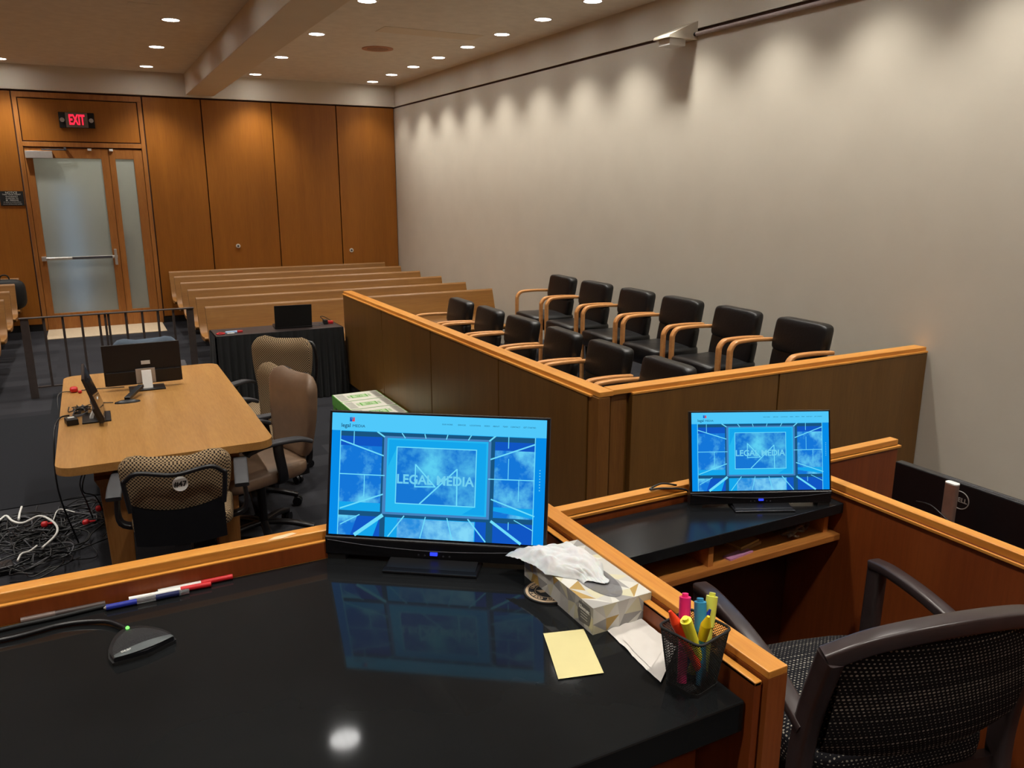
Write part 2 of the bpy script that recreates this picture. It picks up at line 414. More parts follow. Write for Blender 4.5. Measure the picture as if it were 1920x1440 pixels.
# hall beyond the frosted doors
m = MB(); m.box(-1.2, 1.5, BY+1.9, BY+2.0, 0, 3, wall_m); m.box(-1.3, -1.2, BY+.12, BY+2, 0, 3, wall_m); m.box(1.5, 1.6, BY+.12, BY+2, 0, 3, wall_m)
m.box(-1.3, 1.6, BY+.12, BY+2, 3, 3.1, wall_m); m.box(-1.3, 1.6, BY+.1, BY+2, -.1, 0, carpet_m); struct(m.build('wall_hall'))
m = MB(); m.box(-.35, -.1, BY+1.2, BY+1.22, .05, 2.1, glow('hall_window_light', S(150, 190, 235), 2.2)); m.box(-.37, -.08, BY+1.22, BY+1.25, .03, 2.13, steel)
struct(m.build('window_1'))
m = MB(); m.box(.30, .62, BY+.35, BY+.5, .01, 1.35, blackmatte); one('hall_cabinet', m, 'dark blurred shape seen behind the frosted glass side door', 'cabinet', bevel=.02)
L = bpy.data.lights.new('hall_light', 'AREA'); L.size = 1.2; L.energy = 34; L.color = (.95, 1, .96)
o = bpy.data.objects.new('hall_light', L); o.location = (.1, BY+1, 2.9); COL.objects.link(o)
m = MB(); m.box(-.68, .87, 12.62, BY+.01, 0.0, .012, threshold_m); struct(m.build('trim_5', bevel=.003))
# dark carpet runner beside the table
m = MB(); m.prism([(-2.2, 5.86), (.35, 5.86), (.35, 9.16), (-.50, 9.16), (-.50, 8.32), (-2.2, 8.32)], 0, .006, mat_m)
one('floor_mat', m, 'flat dark grey carpet runner on floor under and left of the oak table', 'mat')

# wall fittings
t = thing('exit_sign', 'lit red EXIT sign on black plate above the frosted glass door', 'sign', (.03, BY+.004, 2.985))
m = MB(); m.box(-.225, .225, -.03, 0, -.105, .105, blackmatte); m.build('back_plate', t, bevel=.003)
m = MB(); m.box(-.14, .14, -.055, -.03, -.10, .10, plain('sign_grey', S(120, 108, 100), .5)); m.build('face_plate', t, bevel=.003)
m = MB(); m.text('EXIT', .19, Matrix.Translation((0, -.058, -.002)) @ Matrix.Rotation(PI/2, 4, 'X') @ Matrix.Diagonal((.52, 1, 1, 1)), glow('exit_red', (1, .02, .05, 1), 1.6), bold=.006, ext=.002)
m.build('lettering', t, label='glowing red letters')
for s_ in (-1, 1):
    m = MB(); m.cyl((s_*.183, -.03, 0), (s_*.183, -.05, 0), .03, silver); m.build('emergency_lamp', t)
t = thing('notice_plaque', 'small black notice plaque with white lettering left of the glass door', 'sign', (-.90, BY, 1.905))
m = MB(); m.box(-.145, .145, -.012, 0, -.10, .10, blackmatte); m.build('plate', t, bevel=.002)
m = MB()
for i, (s_, sz) in enumerate((('NOTICE', .040), ('THAT YOUR COURT', .024), ('OCCUPANCY', .024), ('IS LIMITED TO', .024), ('80   PERSONS', .026), ('BY ORDER OF THE FIRE MARSHAL', .014), ('DO NOT EXCEED POSTED NUMBER', .014))):
    m.text(s_, sz, Matrix.Translation((0, -.0135, .078-i*.026)) @ Matrix.Rotation(PI/2, 4, 'X'), whitep)
m.build('lettering', t)
for x, z, lb in ((2.10, 1.147, 'small round silver lock on the third veneer panel from the wall corner'), (3.95, 1.015, 'small round silver lock on the veneer panel nearest the wall corner')):
    t = thing('panel_lock', lb, 'lock', (x, BY, z), group='round locks on the veneer panels')
    m = MB(); m.cyl((0, 0, 0), (0, -.012, 0), .034, whitep); m.build('rose', t)
    m = MB(); m.cyl((0, -.012, 0), (0, -.02, 0), .016, greyp); m.build('cylinder_core', t)
# wall device with conduit
t = thing('wall_projector_bracket', 'cream wedge shaped device bracket high on the right wall', 'device', (WX, 5.87, 3.30))
m = MB(); m.prism([(0, .13), (0, -.02), (-.30, -.02), (-.30, .0)], -.11, .11, offw, 'y'); m.build('housing', t, bevel=.004)
m = MB(); m.box(-.27, -.10, -.08, .07, -.075, -.02, whitep); m.build('sensor_box', t, bevel=.004)
m = MB(); m.cyl((-.03, -.109, .02), (-.03, -.135, .02), .016, blackmatte); m.build('cable_gland', t)
m = MB(); m.cyl((WX-.03, 5.735, 3.32), (WX-.03, FY, 3.32), .017, plain('conduit_grey', S(176, 164, 162), .4))
one('wall_conduit', m, 'pale grey conduit pipe running along the right wall below the dark groove', 'pipe')

# ------------------------------------------------------------ ceiling downlights
lens_m = glow('lamp_lens', (1, .98, .95, 1), 30.0)
lens_m.cycles.emission_sampling = 'NONE'
ring_m = plain('white_trim_ring', S(235, 230, 222), .4)
spot = bpy.data.lights.new('downlight_beam', 'SPOT'); spot.energy = LAMP_W*PI; spot.color = LAMP_C
spot.spot_size = R(LAMP_ANGLE); spot.spot_blend = 1.0; spot.shadow_soft_size = .06
spotw = spot.copy(); spotw.name = 'wallwash_beam'; spotw.energy = spot.energy*.67; spotw.spot_size = R(99)
def make_downlight():
    t = thing('downlight', '', 'ceiling light')
    m = MB(); n = 32; ri, ro = .082, .097
    vs = []; 
    for r_, z in ((ro, 0), (ro, -.006), (ri, -.006), (ri, -.001)):
        vs.append([(r_*math.cos(2*PI*i/n), r_*math.sin(2*PI*i/n), z) for i in range(n)])
    m.loft(vs, ring_m, cap=False); m.build('trim_ring', t)
    m = MB(); m.cyl((0, 0, -.0005), (0, 0, -.003), .082, lens_m, n=32); m.build('lamp_lens', t)
    m = MB(); m.box(-.003, .003, -.076, .076, -.0055, -.003, ring_m); m.box(-.04, -.036, -.066, .066, -.0055, -.003, ring_m); m.box(.036, .04, -.066, .066, -.0055, -.003, ring_m)
    m.build('louvre', t)
    return t
dl = make_downlight(); used = False
def downlight(x, y, label, group, beam=spot, show=True):
    global used
    if not used: o = set_down(dl, (x, y, CEIL)); o['label'] = label; o['group'] = group; used = True
    else: o = dup(dl, (x, y, CEIL), 0, label, group)
    l = bpy.data.objects.new('downlight_beam', beam); COL.objects.link(l); l.parent = o; l.location = (0, 0, -.03)
ordn = ['first', 'second', 'third', 'fourth', 'fifth', 'sixth', 'seventh', 'eighth', 'ninth', 'tenth', 'eleventh', 'twelfth', 'thirteenth', 'fourteenth', 'fifteenth', 'sixteenth', 'seventeenth', 'eighteenth']
k = 0; y = 13.03
while y > -2.2:
    downlight(4.295, y, 'round downlight in the row beside the right wall, %s from the back wall' % ordn[k], 'downlights along the right wall', spotw); k += 1; y -= .914
k = 0; y = 13.02
while y > -2.2:
    downlight(2.475, y, 'round downlight in the ceiling just right of the beam, %s from the back wall' % ordn[k], 'downlights right of the beam'); k += 1; y -= 1.815
k = 0; y = 12.9
while y > -2.2:
    downlight(.975, 6.25 if k == 4 else y, 'round downlight in the ceiling just left of the beam, %s from the back wall' % ordn[k], 'downlights left of the beam'); k += 1; y -= 1.797
for X in (-.79, -2.55, -4.3):
    k = 0; y = 13.03
    while y > -2.2:
        downlight(X, 6.35 if (X == -.79 and k == 4) else y, 'round downlight in the %s row left of the beam, %s from the back wall' % ({-.79: 'second', -2.55: 'third', -4.3: 'fourth'}[X], ordn[k]), 'downlights of the left ceiling rows'); k += 1; y -= 1.797
t = thing('ceiling_speaker', 'round brownish flush ceiling speaker right of the beam', 'ceiling speaker', (3.376, 10.0, CEIL))
m = MB(); m.cyl((0, 0, 0), (0, 0, -.008), .19, plain('speaker_ring', S(190, 140, 110), .7), n=32); m.build('ring', t)
m = MB(); m.cyl((0, 0, -.008), (0, 0, -.011), .13, plain('speaker_grille', S(160, 122, 98), .8), n=32); m.build('grille', t)
for i, (x0, x1, y0, y1, lb) in enumerate(((.55, .83, 8.62, 9.0, 'square access hatch in the ceiling left of the beam'), (3.0, 4.15, 8.62, 8.95, 'long pale access hatch in the ceiling by the right wall downlights'))):
    m = MB(); m.box(x0, x1, y0, y1, CEIL-.004, CEIL, soffit_m if i else ceil_m); one('access_hatch', m, lb, 'hatch', bevel=.003)

# ------------------------------------------------------------ pews
def pew(x0, x1, Y, label):
    t = thing('pew', label, 'bench', ((x0+x1)/2, Y, 0), group='oak pews of the public gallery')
    h = (x1-x0)/2
    fr = [(0, .80), (-.035, .70), (-.068, .60), (-.095, .52), (-.13, .45), (-.20, .405), (-.32, .392), (-.44, .40), (-.52, .41), (-.555, .40)]
    fr = [(p[0], p[1]) for p in catmull([Vector((a, b, 0)) for a, b in fr], 3)]
    bk = []
    for i, p in enumerate(fr):
        a = fr[max(i-1, 0)]; b = fr[min(i+1, len(fr)-1)]; dx, dz = b[0]-a[0], b[1]-a[1]; l = math.hypot(dx, dz)
        bk.append((p[0]-dz/l*.042, p[1]+dx/l*.042))
    # first offset must lie behind the seat surface
    m = MB(); m.prism(fr+bk[::-1], -h, h, bench_m, 'x', True); m.build('seat_shell', t)
    for sx in (-h+.35, h-.35) if h < 1.2 else (-h+.35, 0, h-.35):
        m = MB(); m.prism([(-.45, 0), (-.42, .35), (-.1, .36), (-.03, .55), (.02, .55), (.0, 0)], sx-.02, sx+.02, bench_m, 'x'); m.build('support', t)
    return t
PY = [9.16, 9.98, 10.84, 11.70, 12.57, 13.38]
for i, y in enumerate(PY):
    pew(1.03, 4.50, y, 'long oak pew in the right gallery block, %s' % ('in the row nearest the railing' if i == 0 else 'against the panelled back wall' if i == 5 else '%s row from the railing' % ordn[i]))
    pew(-4.3, -.955, y, 'long oak pew in the left gallery block, %s' % ('in the row nearest the railing' if i == 0 else 'against the panelled back wall' if i == 5 else '%s row from the railing' % ordn[i]))
t = thing('backpack', 'black backpack lying on the rear left pew', 'bag', (-1.10, 13.02, .40))
m = MB(); m.rbox((0, 0, .21), (.24, .12, .21), blackmatte, .55); m.build('body', t)
m = MB(); m.tube([(-.06, 0, .40), (-.045, 0, .46), (0, 0, .48), (.045, 0, .46), (.06, 0, .40)], .01, blackmatte); m.build('handle', t)

# ------------------------------------------------------------ metal railing
t = thing('gallery_railing', 'dark metal railing with thin upright bars before the gallery', 'railing', (0, 9.07, 0))
for x in (-.655, .865):
    m = MB(); m.box(x-.035, x+.035, -.02, .02, 0, .80, steel); m.build('post', t, bevel=.002)
m = MB(); m.box(-.70, .905, -.03, .03, .80, .812, steel); m.build('top_rail', t, bevel=.002)
m = MB(); m.box(-.62, .83, -.012, .012, .10, .115, steel); m.build('bottom_rail', t)
for x in (-.49, -.325, -.16, 0, .055, .085, .245, .4, .55, .70):
    w_ = .011
    m = MB(); m.box(x-w_, x+w_, -.012, .012, .115, .80, steel); m.build('baluster', t)

# ------------------------------------------------------------ jury box
JH = 1.036
t = thing('jury_box_side_wall', 'brown oak jury box side wall with a light capped top edge', 'partition', (2.2, 3.28, 0))
ys = [(.095, 1.12), (1.13, 2.27), (2.28, 3.42), (3.43, 4.62)]
for a, b in ys:
    m = MB(); m.box(.005, .06, a, b, .10, JH-.038, jury_m); m.build('panel', t, bevel=.003)
m = MB(); m.box(.05, .10, .02, 4.64, 0, JH-.04, jury_m); m.box(.02, .05, .05, 4.62, 0, .1, blackmatte); m.build('core', t)
m = MB(); m.box(.0, .022, .06, 4.64, JH-.036, JH-.024, cap_y); m.build('ledge_trim', t, bevel=.002)
m = MB(); m.box(.018, .105, .0, 4.645, JH-.028, JH, cap_y); m.build('cap_rail', t, bevel=.003)
m = MB(); m.box(.012, .085, .0, .09, 0, JH-.03, cap_z); m.build('corner_post', t, bevel=.003)
t = thing('jury_box_front_wall', 'brown oak jury box front wall running to the right plaster wall', 'partition', (2.31, 3.28, 0))
W_ = WX-.01-2.31
m = MB(); m.box(.0, .10, .03, .08, 0, JH-.03, cap_z); m.build('corner_post', t, bevel=.003)
for a, b in ((.115, 1.155), (1.165, W_)):
    m = MB(); m.box(a, b, .0, .05, .17, JH-.038, jury_m); m.build('panel', t, bevel=.003)
m = MB(); m.box(.10, W_, .04, .09, .0, JH-.04, jury_m); m.build('core', t)
m = MB(); m.box(.10, W_, .02, .04, 0, .17, blackmatte); m.build('toe_kick', t)
m = MB(); m.box(.115, W_, -.004, .015, JH-.036, JH-.024, cap_x); m.build('ledge_trim', t, bevel=.002)
m = MB(); m.box(0, W_, .012, .10, JH-.028, JH, cap_x); m.build('cap_rail', t, bevel=.003)
m = MB(); m.box(2.31, 3.55, 3.39, 7.9, 0, .17, carpet_m); m.box(3.55, WX-.01, 3.39, 7.9, 0, .34, carpet_m); struct(m.build('floor_jury_box'))

def make_juror():
    t = thing('jury_chair', '', 'chair')
    m = MB()
    def fs(x, y, z):
        if z > 0: z += .012*(1-(y/.25)**2)-.006*math.cos(x*9)
        return x, y, z
    m.rbox((.195, 0, .395), (.24, .248, .075), leather, .32, fn=fs); m.build('seat', t)
    m = MB()
    def fb(x, y, z):
        return x+(.035*z/.2)+.02*(1-(y/.23)**2)*-.6, y, z
    m.rbox((.40, 0, .715), (.048, .232, .118), leather, .28, fn=fb, nv=18); m.rbox((.375, 0, .53), (.045, .225, .10), leather, .3, fn=fb); m.build('backrest', t)
    for s_ in (-1, 1):
        m = MB(); y = s_*.272
        m.tube([(.015, y, 0), (.015, y, .30), (.015, y, .56), (.022, y, .615), (.055, y, .652), (.11, y, .662), (.25, y, .663), (.40, y, .655)], (.022, .013), chairwood, n=12, flat=(0, 1, 0)); m.build('arm', t)
        m = MB(); m.tube([(.41, s_*.21, .40), (.44, s_*.21, .20), (.46, s_*.21, 0)], .012, blackmatte); m.build('rear_leg', t)
    m = MB(); m.cyl((.02, -.26, .33), (.02, .26, .33), .012, blackmatte); m.build('stretcher', t)
    return t
jc = make_juror()
for row, (X, Z, nm) in enumerate(((2.715, .17, 'front'), (3.86, .34, 'back'))):
    for k in range(6):
        Y = 7.05-.636*k
        pos = 'at the pew end' if k == 0 else 'at the witness stand end' if k == 5 else '%s from the pews' % ordn[k]
        lb = 'black leather jury chair with wooden arms in the %s row, %s' % (nm, pos)
        rz = R(random.uniform(-2.5, 2.5))
        if row == 0 and k == 0: set_down(jc, (X, Y, Z), rz); jc['label'] = lb; jc['group'] = 'front row jury chairs'
        else: dup(jc, (X, Y, Z), rz, lb, '%s row jury chairs' % nm)

# ------------------------------------------------------------ paper boxes
def make_box():
    t = thing('paper_box', '', 'box')
    m = MB(); m.box(-.202, .202, -.136, .136, 0, .18, green_m); m.box(-.2035, -.202, -.05, .05, .10, .14, blackmatte); m.build('base', t, bevel=.002)
    m = MB(); m.box(-.207, .207, -.139, .139, .15, .24, green_m); m.box(-.2, .2, -.135, .135, .24, .2405, cardw)
    m.box(-.19, -.12, -.11, .11, .2405, .2408, cardg); m.box(.13, .19, -.11, .11, .2405, .2408, cardg); m.build('lid', t, bevel=.002)
    m = MB()
    for k, (a, b) in enumerate(((.075, .05), (.06, .04), (.03, .026))):
        m.box(-a, a, -b, b, .2408+k*.0003, .2410+k*.0003, (green_m, ltgreen, green_m)[k])
    for x in (-.1, -.088, .088, .1): m.box(x-.003, x+.003, -.04, .04, .2408, .241, green_m)
    m.text('W.B.', .035, Matrix.Translation((0, 0, .2418)), cardw, bold=.001); m.build('printed_logo', t, label='green rectangular printed logo')
    return t
pb = make_box()
for k, lb in enumerate(('white and green paper box against the jury wall, farthest from the bench monitor', 'white and green paper box against the jury wall, middle of the row of three', 'white and green paper box against the jury wall, mostly hidden behind the bench monitor')):
    loc = (1.985, 6.755-.283*k, 0)
    if k == 0: set_down(pb, loc); pb['label'] = lb; pb['group'] = 'paper boxes beside the jury wall'
    else: dup(pb, loc, 0, lb, 'paper boxes beside the jury wall')

# ------------------------------------------------------------ black draped table and what lies on it
t = thing('draped_table', 'low table with a pleated black cloth skirt beside the jury wall', 'table', (1.55, 7.99, 0))
m = MB(); m.box(-.60, .60, -.20, .20, .68, .70, plain('brown_black_top', S(44, 34, 32), .45)); m.build('table_top', t, bevel=.004)
m = MB()
per = []
def pleat(u, v):
    L4 = [(-.60, -.20), (.60, -.20), (.60, .20), (-.60, .20), (-.60, -.20)]
    d = u*3.2; acc = 0
    for (a, b) in zip(L4[:-1], L4[1:]):
        l = math.hypot(b[0]-a[0], b[1]-a[1])
        if d <= acc+l+1e-6:
            f = (d-acc)/l; x = a[0]+(b[0]-a[0])*f; y = a[1]+(b[1]-a[1])*f
            nx, ny = (b[1]-a[1])/l, -(b[0]-a[0])/l; break
        acc += l
    amp = .004+.016*v; o_ = amp*math.sin(d*95)+.008*v*math.sin(d*31)
    return (x+nx*(o_+.012+.02*v), y+ny*(o_+.012+.02*v), .695-.69*v)
m.grid(pleat, 400, 6, cloth); m.build('cloth_skirt', t)
t = thing('laptop', 'open black laptop turned away on the black draped table', 'laptop', (1.70, 7.93, .70), R(-6))
m = MB(); m.box(-.18, .18, -.02, .23, 0, .018, blackp); m.build('keyboard_base', t, bevel=.003)
m = MB(); m.prism([(-.02, .018), (-.012, .018), (-.052, .235), (-.06, .235)], -.178, .178, blackmatte, 'x'); m.build('screen_lid', t, bevel=.002)
t = thing('lanyard_bundle', 'red, white and blue bundle of lanyards on the left end of the black table', 'lanyard', (1.08, 7.90, .70))
m = MB(); m.tube([(-.10, 0, .006), (-.08, .03, .008), (-.04, -.03, .008), (-.09, -.05, .006), (-.11, -.01, .006)], .006, red_m, closed=True); m.build('red_strap', t)
m = MB(); m.box(-.03, .08, .0, .02, 0, .02, plain('pale_blue', S(170, 200, 235), .5)); m.box(-.02, .05, -.04, -.025, 0, .012, whitep); m.build('badge_reel', t, bevel=.004)
m = MB(); m.box(.08, .13, .0, .022, 0, .02, red_m); m.build('red_clip', t, bevel=.004)
t = thing('cable_adapter', 'small black adapter with red plug and cord on the right end of the black table', 'adapter', (2.06, 8.02, .70))
m = MB(); m.box(-.04, .0, -.03, .03, 0, .045, blackmatte); m.build('body', t, bevel=.004)
m = MB(); m.box(.01, .06, -.02, .02, 0, .03, red_m); m.build('red_plug', t, bevel=.006)
m = MB(); m.tube([(-.03, 0, .04), (-.06, .02, .075), (-.02, .03, .07), (.04, .01, .03)], .004, blackmatte); m.tube([(-.04, -.02, .005), (-.09, -.02, .015), (-.10, -.08, .006), (-.2, -.05, .004)], .003, greyp); m.build('cord', t)

# ------------------------------------------------------------ oak table
t = thing('counsel_table', 'large oak table with rounded corners and wide square legs', 'table', (.245, 5.285, 0))
def rrect(hx, hy, r_, n=8):
    out = []
    for cx, cy, a0 in ((hx-r_, hy-r_, 0), (-hx+r_, hy-r_, 90), (-hx+r_, -hy+r_, 180), (hx-r_, -hy+r_, 270)):
        for i in range(n+1):
            a = R(a0+90*i/n); out.append((cx+r_*math.cos(a), cy+r_*math.sin(a)))
    return out
m = MB(); m.prism(rrect(.515, 1.095, .09), .70, .742, table_m); m.build('tabletop', t, bevel=.006)
m = MB(); m.box(-.36, .36, -.85, .85, .60, .70, tleg_m); m.build('apron', t, bevel=.004)
for sx in (-1, 1):
    for sy in (-1, 1):
        m = MB(); cx, cy = sx*.27, sy*.82
        m.loft([[(cx+a*wd, cy+b*wd, z) for a, b in ((-1, -1), (1, -1), (1, 1), (-1, 1))] for z, wd in ((0, .055), (.55, .07), (.60, .09))], tleg_m, smooth=False); m.build('leg', t, bevel=.004)

# office chairs: local y = forward
def make_office(fab, matname, lab, cat='chair', shell=True, loc=(0, 0, 0), rz=0, high=0, ax=.25, group='office chairs round the oak table'):
    t = thing('office_chair', lab, cat, loc, rz, group)
    m = MB()
    def fseat(x, y, z): return x, y, z+(.02*(y/.24)**2 if y < 0 else -.03*(y/.24)**2)
    m.rbox((0, .02, .46), (.235, .25, .05), fab, .45, fn=fseat); m.build('seat', t, uv='box')
    # backrest: lofted pad, waisted at the bottom, with a dipped top
    rings = []; H0, H1 = .50, .93+high
    N = 22
    for j in range(N+1):
        v = j/N; z = H0+(H1-H0)*v
        wv = .17+.075*math.sin(min(1, v*1.25)*PI/2)
        end = min(1, (v/.08))**.5 if v < .08 else (min(1, (1-v)/.16))**.42 if v > .84 else 1
        end = max(end, .08)
        hw = wv*(.6+.4*end) if v > .5 else wv*(.75+.25*end); th = .05*end
        yc = -.235-.07*v+.05*(v-.35)**2
        ring = []
        for i in range(28):
            a = 2*PI*i/28; e = .55
            cx, sx_ = math.cos(a), math.sin(a)
            px_ = hw*math.copysign(abs(cx)**e, cx); py_ = th*math.copysign(abs(sx_)**e, sx_)
            px_n = px_/.24
            dip = (.035*(math.cos(px_n*PI)*-1+0)*.5)*(max(0, v-.5)*2)
            bow = .05*px_n**2
            ring.append((px_, yc+py_+bow*.8, z+dip))
        rings.append(ring)
    m = MB(); m.loft(rings, fab); m.build('backrest', t, uv='box')
    if shell:
        m = MB()
        def sh(u, v):
            x = (u-.5)*.40; z = .42+.22*v-.03*(1-(u*2-1)**2)*v; return (x, -.315-.055*v*.8+.04*(x/.2)**2, z)
        m.grid(sh, 16, 8, blackp); m.grid(lambda u, v: tuple(Vector(sh(u, v))+Vector((0, .012, 0))), 16, 8, blackp)
        pts = [(-.20, -.345, .62), (-.215, -.352, .76), (-.205, -.355, .85+high), (-.15, -.373, .885+high), (0, -.385, .865+high), (.15, -.373, .885+high), (.205, -.355, .85+high), (.215, -.352, .76), (.20, -.345, .62)]
        m.tube(pts, .011, blackp); m.box(-.035, .035, -.31, -.20, .38, .45, blackp); m.build('back_shell', t)
    else:
        m = MB(); m.box(-.04, .04, -.30, -.10, .36, .42, blackp); m.tube([(0, -.2, .38), (0, -.32, .42), (0, -.33, .6)], .02, blackp); m.build('back_bracket', t)
    for s_ in (-1, 1):
        m = MB(); x = s_*ax
        m.tube([(s_*.17, -.02, .42), (x+s_*.005, -.02, .45), (x+s_*.01, .0, .60), (x, .0, .655)], (.028, .012), blackp, n=10, flat=(0, 1, 0))
        ap = m.build('arm_post', t)
        m = MB(); m.tube([(x, -.20, .64), (x, -.12, .665), (x, .05, .672), (x, .16, .655), (x, .19, .64)], (.034, .012), armblk, n=12, flat=(1, 0, 0)); m.build('armrest', ap)
    m = MB(); m.cyl((0, 0, .10), (0, 0, .42), .026, blackp); m.cyl((0, 0, .37), (0, 0, .42), .09, blackp); m.build('gas_column', t)
    for k in range(5):
        a = 2*PI*k/5+.3; c, s2 = math.cos(a), math.sin(a)
        m = MB(); m.tube([(0, 0, .12), (c*.15, s2*.15, .11), (c*.29, s2*.29, .075)], (.022, .014), blackp, n=8, flat=(-s2, c, 0)); lg = m.build('base_leg', t)
        m = MB(); cx, cy = c*.29, s2*.29
        m.cyl((cx-s2*.024, cy+c*.024, .032), (cx-s2*.006, cy+c*.006, .032), .03, blackp); m.cyl((cx+s2*.006, cy-c*.006, .032), (cx+s2*.024, cy-c*.024, .032), .03, blackp)
        m.cyl((cx, cy, .03), (cx, cy, .08), .008, blackp); m.build('caster', lg)
    return t
c47 = make_office(hous, 'h', 'checked fabric office chair with a #47 sticker at the near end of the oak table', loc=(.275, 4.10, 0), rz=R(-8), high=-.075, ax=.285)
m = MB(); m.cyl((0, 0, 0), (0, -.002, 0), .034, whitep, n=24); m.text('#47', .034, Matrix.Translation((0, -.0028, -.001)) @ Matrix.Rotation(PI/2, 4, 'X'), blackmatte, bold=.001)
st = m.build('number_sticker', c47, label='round white sticker reading #47'); st.location = (.02, -.356, .735); st.rotation_euler = (R(-9), 0, 0)
make_office(brownleather, 'b', 'brown leather high-backed office chair at the near right side of the oak table', loc=(.735, 4.60, 0), rz=R(106), shell=False, high=.07)
make_office(hous, 'h', 'checked fabric office chair tucked close behind the brown leather chair', loc=(.765, 5.16, 0), rz=R(106), high=-.02)
make_office(hous, 'h', 'checked fabric office chair facing the bench beside the black draped table', loc=(1.0, 5.72, 0), rz=R(136), high=.05, shell=True)
make_office(bluegrey, 'g', 'blue grey office chair behind the monitor at the far end of the oak table', loc=(.30, 6.82, 0), rz=R(178), high=-.075)

# monitors on the oak table
def desk_monitor(label, loc, rz, wd=.475, hgt=.27, tilt=0):
    t = thing('monitor', label, 'monitor', loc, rz, 'dark monitors on the oak table')      # local +y = side its screen faces
    h = wd/2
    m = MB(); m.prism([(-.022, .03), (.0, .03), (.012, .03+hgt), (-.002, .03+hgt)], -h, h, darkbrown, 'x'); m.box(-h+.01, h-.01, -.032, -.012, .03, .12, darkbrown); q = m.build('shell', t, bevel=.003); q.rotation_euler = (tilt, 0, 0)
    m = MB(); m.prism([(.001, .045), (.0025, .045), (.013, .02+hgt), (.0115, .02+hgt)], -h+.008, h-.008, plain('dark_screen', S(30, 34, 44), .08), 'x'); q = m.build('screen', t); q.rotation_euler = (tilt, 0, 0)
    m = MB(); m.box(-.05, .07, -.036, -.032, .035, .135, greyp if 0 else silver); q = m.build('stand_plate', t, bevel=.002); q.rotation_euler = (tilt, 0, 0)
    m = MB(); m.prism([(-.04, .12), (-.034, .125), (-.075, .0), (-.095, .0)], -.015, .045, whitep, 'x'); m.build('stand_arm', t, bevel=.002)
    m = MB(); m.box(-.10, .12, -.13, .02, 0, .010, blackp); m.build('stand_base', t, bevel=.003)
    m = MB(); m.box(-.01, .045, -.0225, -.0215, .16, .185, whitep); q = m.build('sticker', t); q.rotation_euler = (tilt, 0, 0)
    return t
desk_monitor('dark monitor seen from behind at the middle of the oak table', (.225, 5.79, .742), R(0))
desk_monitor('dark monitor seen edge on at the left side of the oak table', (-.022, 5.105, .742), R(-90), .45, .27, R(20))
t = thing('table_microphone', 'black desk microphone with an angled bar on the oak table', 'microphone', (.10, 5.40, .742), R(0))
m = MB(); m.loft([[(math.cos(2*PI*i/20)*.075*a, math.sin(2*PI*i/20)*.03*a, z) for i in range(20)] for z, a in ((0, 1), (.008, .95), (.016, .5), (.018, .1))], blackp); m.build('foot', t)
m = MB(); m.T = Matrix.Translation((.0, .01, .012)) @ Matrix.Rotation(R(64), 4, 'Z') @ Matrix.Rotation(R(-8), 4, 'Y'); m.box(0, .22, -.018, .018, 0, .02, blackp); m.build('bar', t, bevel=.003)
t = thing('power_brick', 'black power adapter with white label on the left edge of the oak table', 'adapter', (-.205, 5.03, .742), R(10))
m = MB(); m.box(-.03, .03, -.045, .045, 0, .035, blackp); m.build('body', t, bevel=.004)
m = MB(); m.box(-.015, .018, .0, .03, .035, .0355, whitep); m.build('sticker', t)
t = thing('red_connector', 'red cable connector at the far left of the oak table', 'connector', (-.20, 5.85, .742))
m = MB(); m.rbox((0, 0, .018), (.024, .03, .018), red_m, .7); m.rbox((.035, -.05, .01), (.012, .014, .01), red_m, .7); m.build('plug', t)
m = MB(); m.tube([(.02, 0, .006), (.12, .01, .005), (.3, -.02, .005)], .003, blackp); m.tube([(-.02, 0, .006), (-.09, -.05, .004), (-.095, -.2, -.1), (-.10, -.3, -.35)], .003, blackp); m.build('cord', t)
m = MB()
rr = random.Random(3)
for k in range(9):
    a = rr.uniform(0, 6); px_, py_ = -.17+rr.uniform(-.02, .04), 5.22+rr.uniform(-.1, .12)
    pts = []
    for i in range(7):
        a += rr.uniform(.5, 1.3); r_ = rr.uniform(.02, .055); pts.append((px_+r_*math.cos(a)*.8, py_+r_*1.6*math.sin(a), .748+rr.uniform(0, .02)))
    m.tube(pts, .0035, blackp if k % 4 else greyp)
m.tube([(.02, 5.42, .747), (-.08, 5.44, .75), (-.14, 5.34, .76), (-.2, 5.3, .75)], .003, blackp)
m.tube([(-.22, 5.2, .75), (-.27, 5.15, .75), (-.30, 5.0, .69), (-.31, 4.9, .4), (-.25, 5.0, .02)], .005, blackp)
one('cable_tangle', m, 'tangle of black cords lying on the left side of the oak table', 'cables', kind='stuff')

# cables on the floor
m = MB(); rr = random.Random(5)
for k in range(64):
    cx, cy = rr.choice(((-.52, 5.0), (-.38, 5.15), (-.27, 5.4), (-.62, 5.3), (-.42, 4.85), (-.25, 5.6), (-.65, 5.5), (-.5, 5.35), (-.33, 5.3))); cx += rr.uniform(-.1, .1); cy += rr.uniform(-.1, .1)
    r0 = rr.uniform(.05, .2); a = rr.uniform(0, 6); pts = []
    for i in range(rr.randint(6, 11)):
        a += rr.uniform(.5, .9); r_ = r0*rr.uniform(.75, 1.2); pts.append((min(cx+r_*math.cos(a)*1.1, -.09), cy+r_*math.sin(a), .006+rr.uniform(0, .05)))
    m.tube(pts, rr.choice((.003, .004, .005)), rr.choice((blackp, blackp, blackp, blackmatte, greyp)))
one('cable_pile', m, 'large tangled heap of black cables on the carpet left of the table leg', 'cables', kind='stuff')
m = MB(); m.tube([(-.75, 5.45, .03), (-.681, 5.517, .06), (-.651, 5.575, .06), (-.605, 5.432, .07), (-.546, 5.374, .07), (-.463, 5.421, .08), (-.393, 5.303, .08), (-.359, 5.171, .075), (-.373, 5.061, .07), (-.431, 4.948, .06)], .007, whitep)
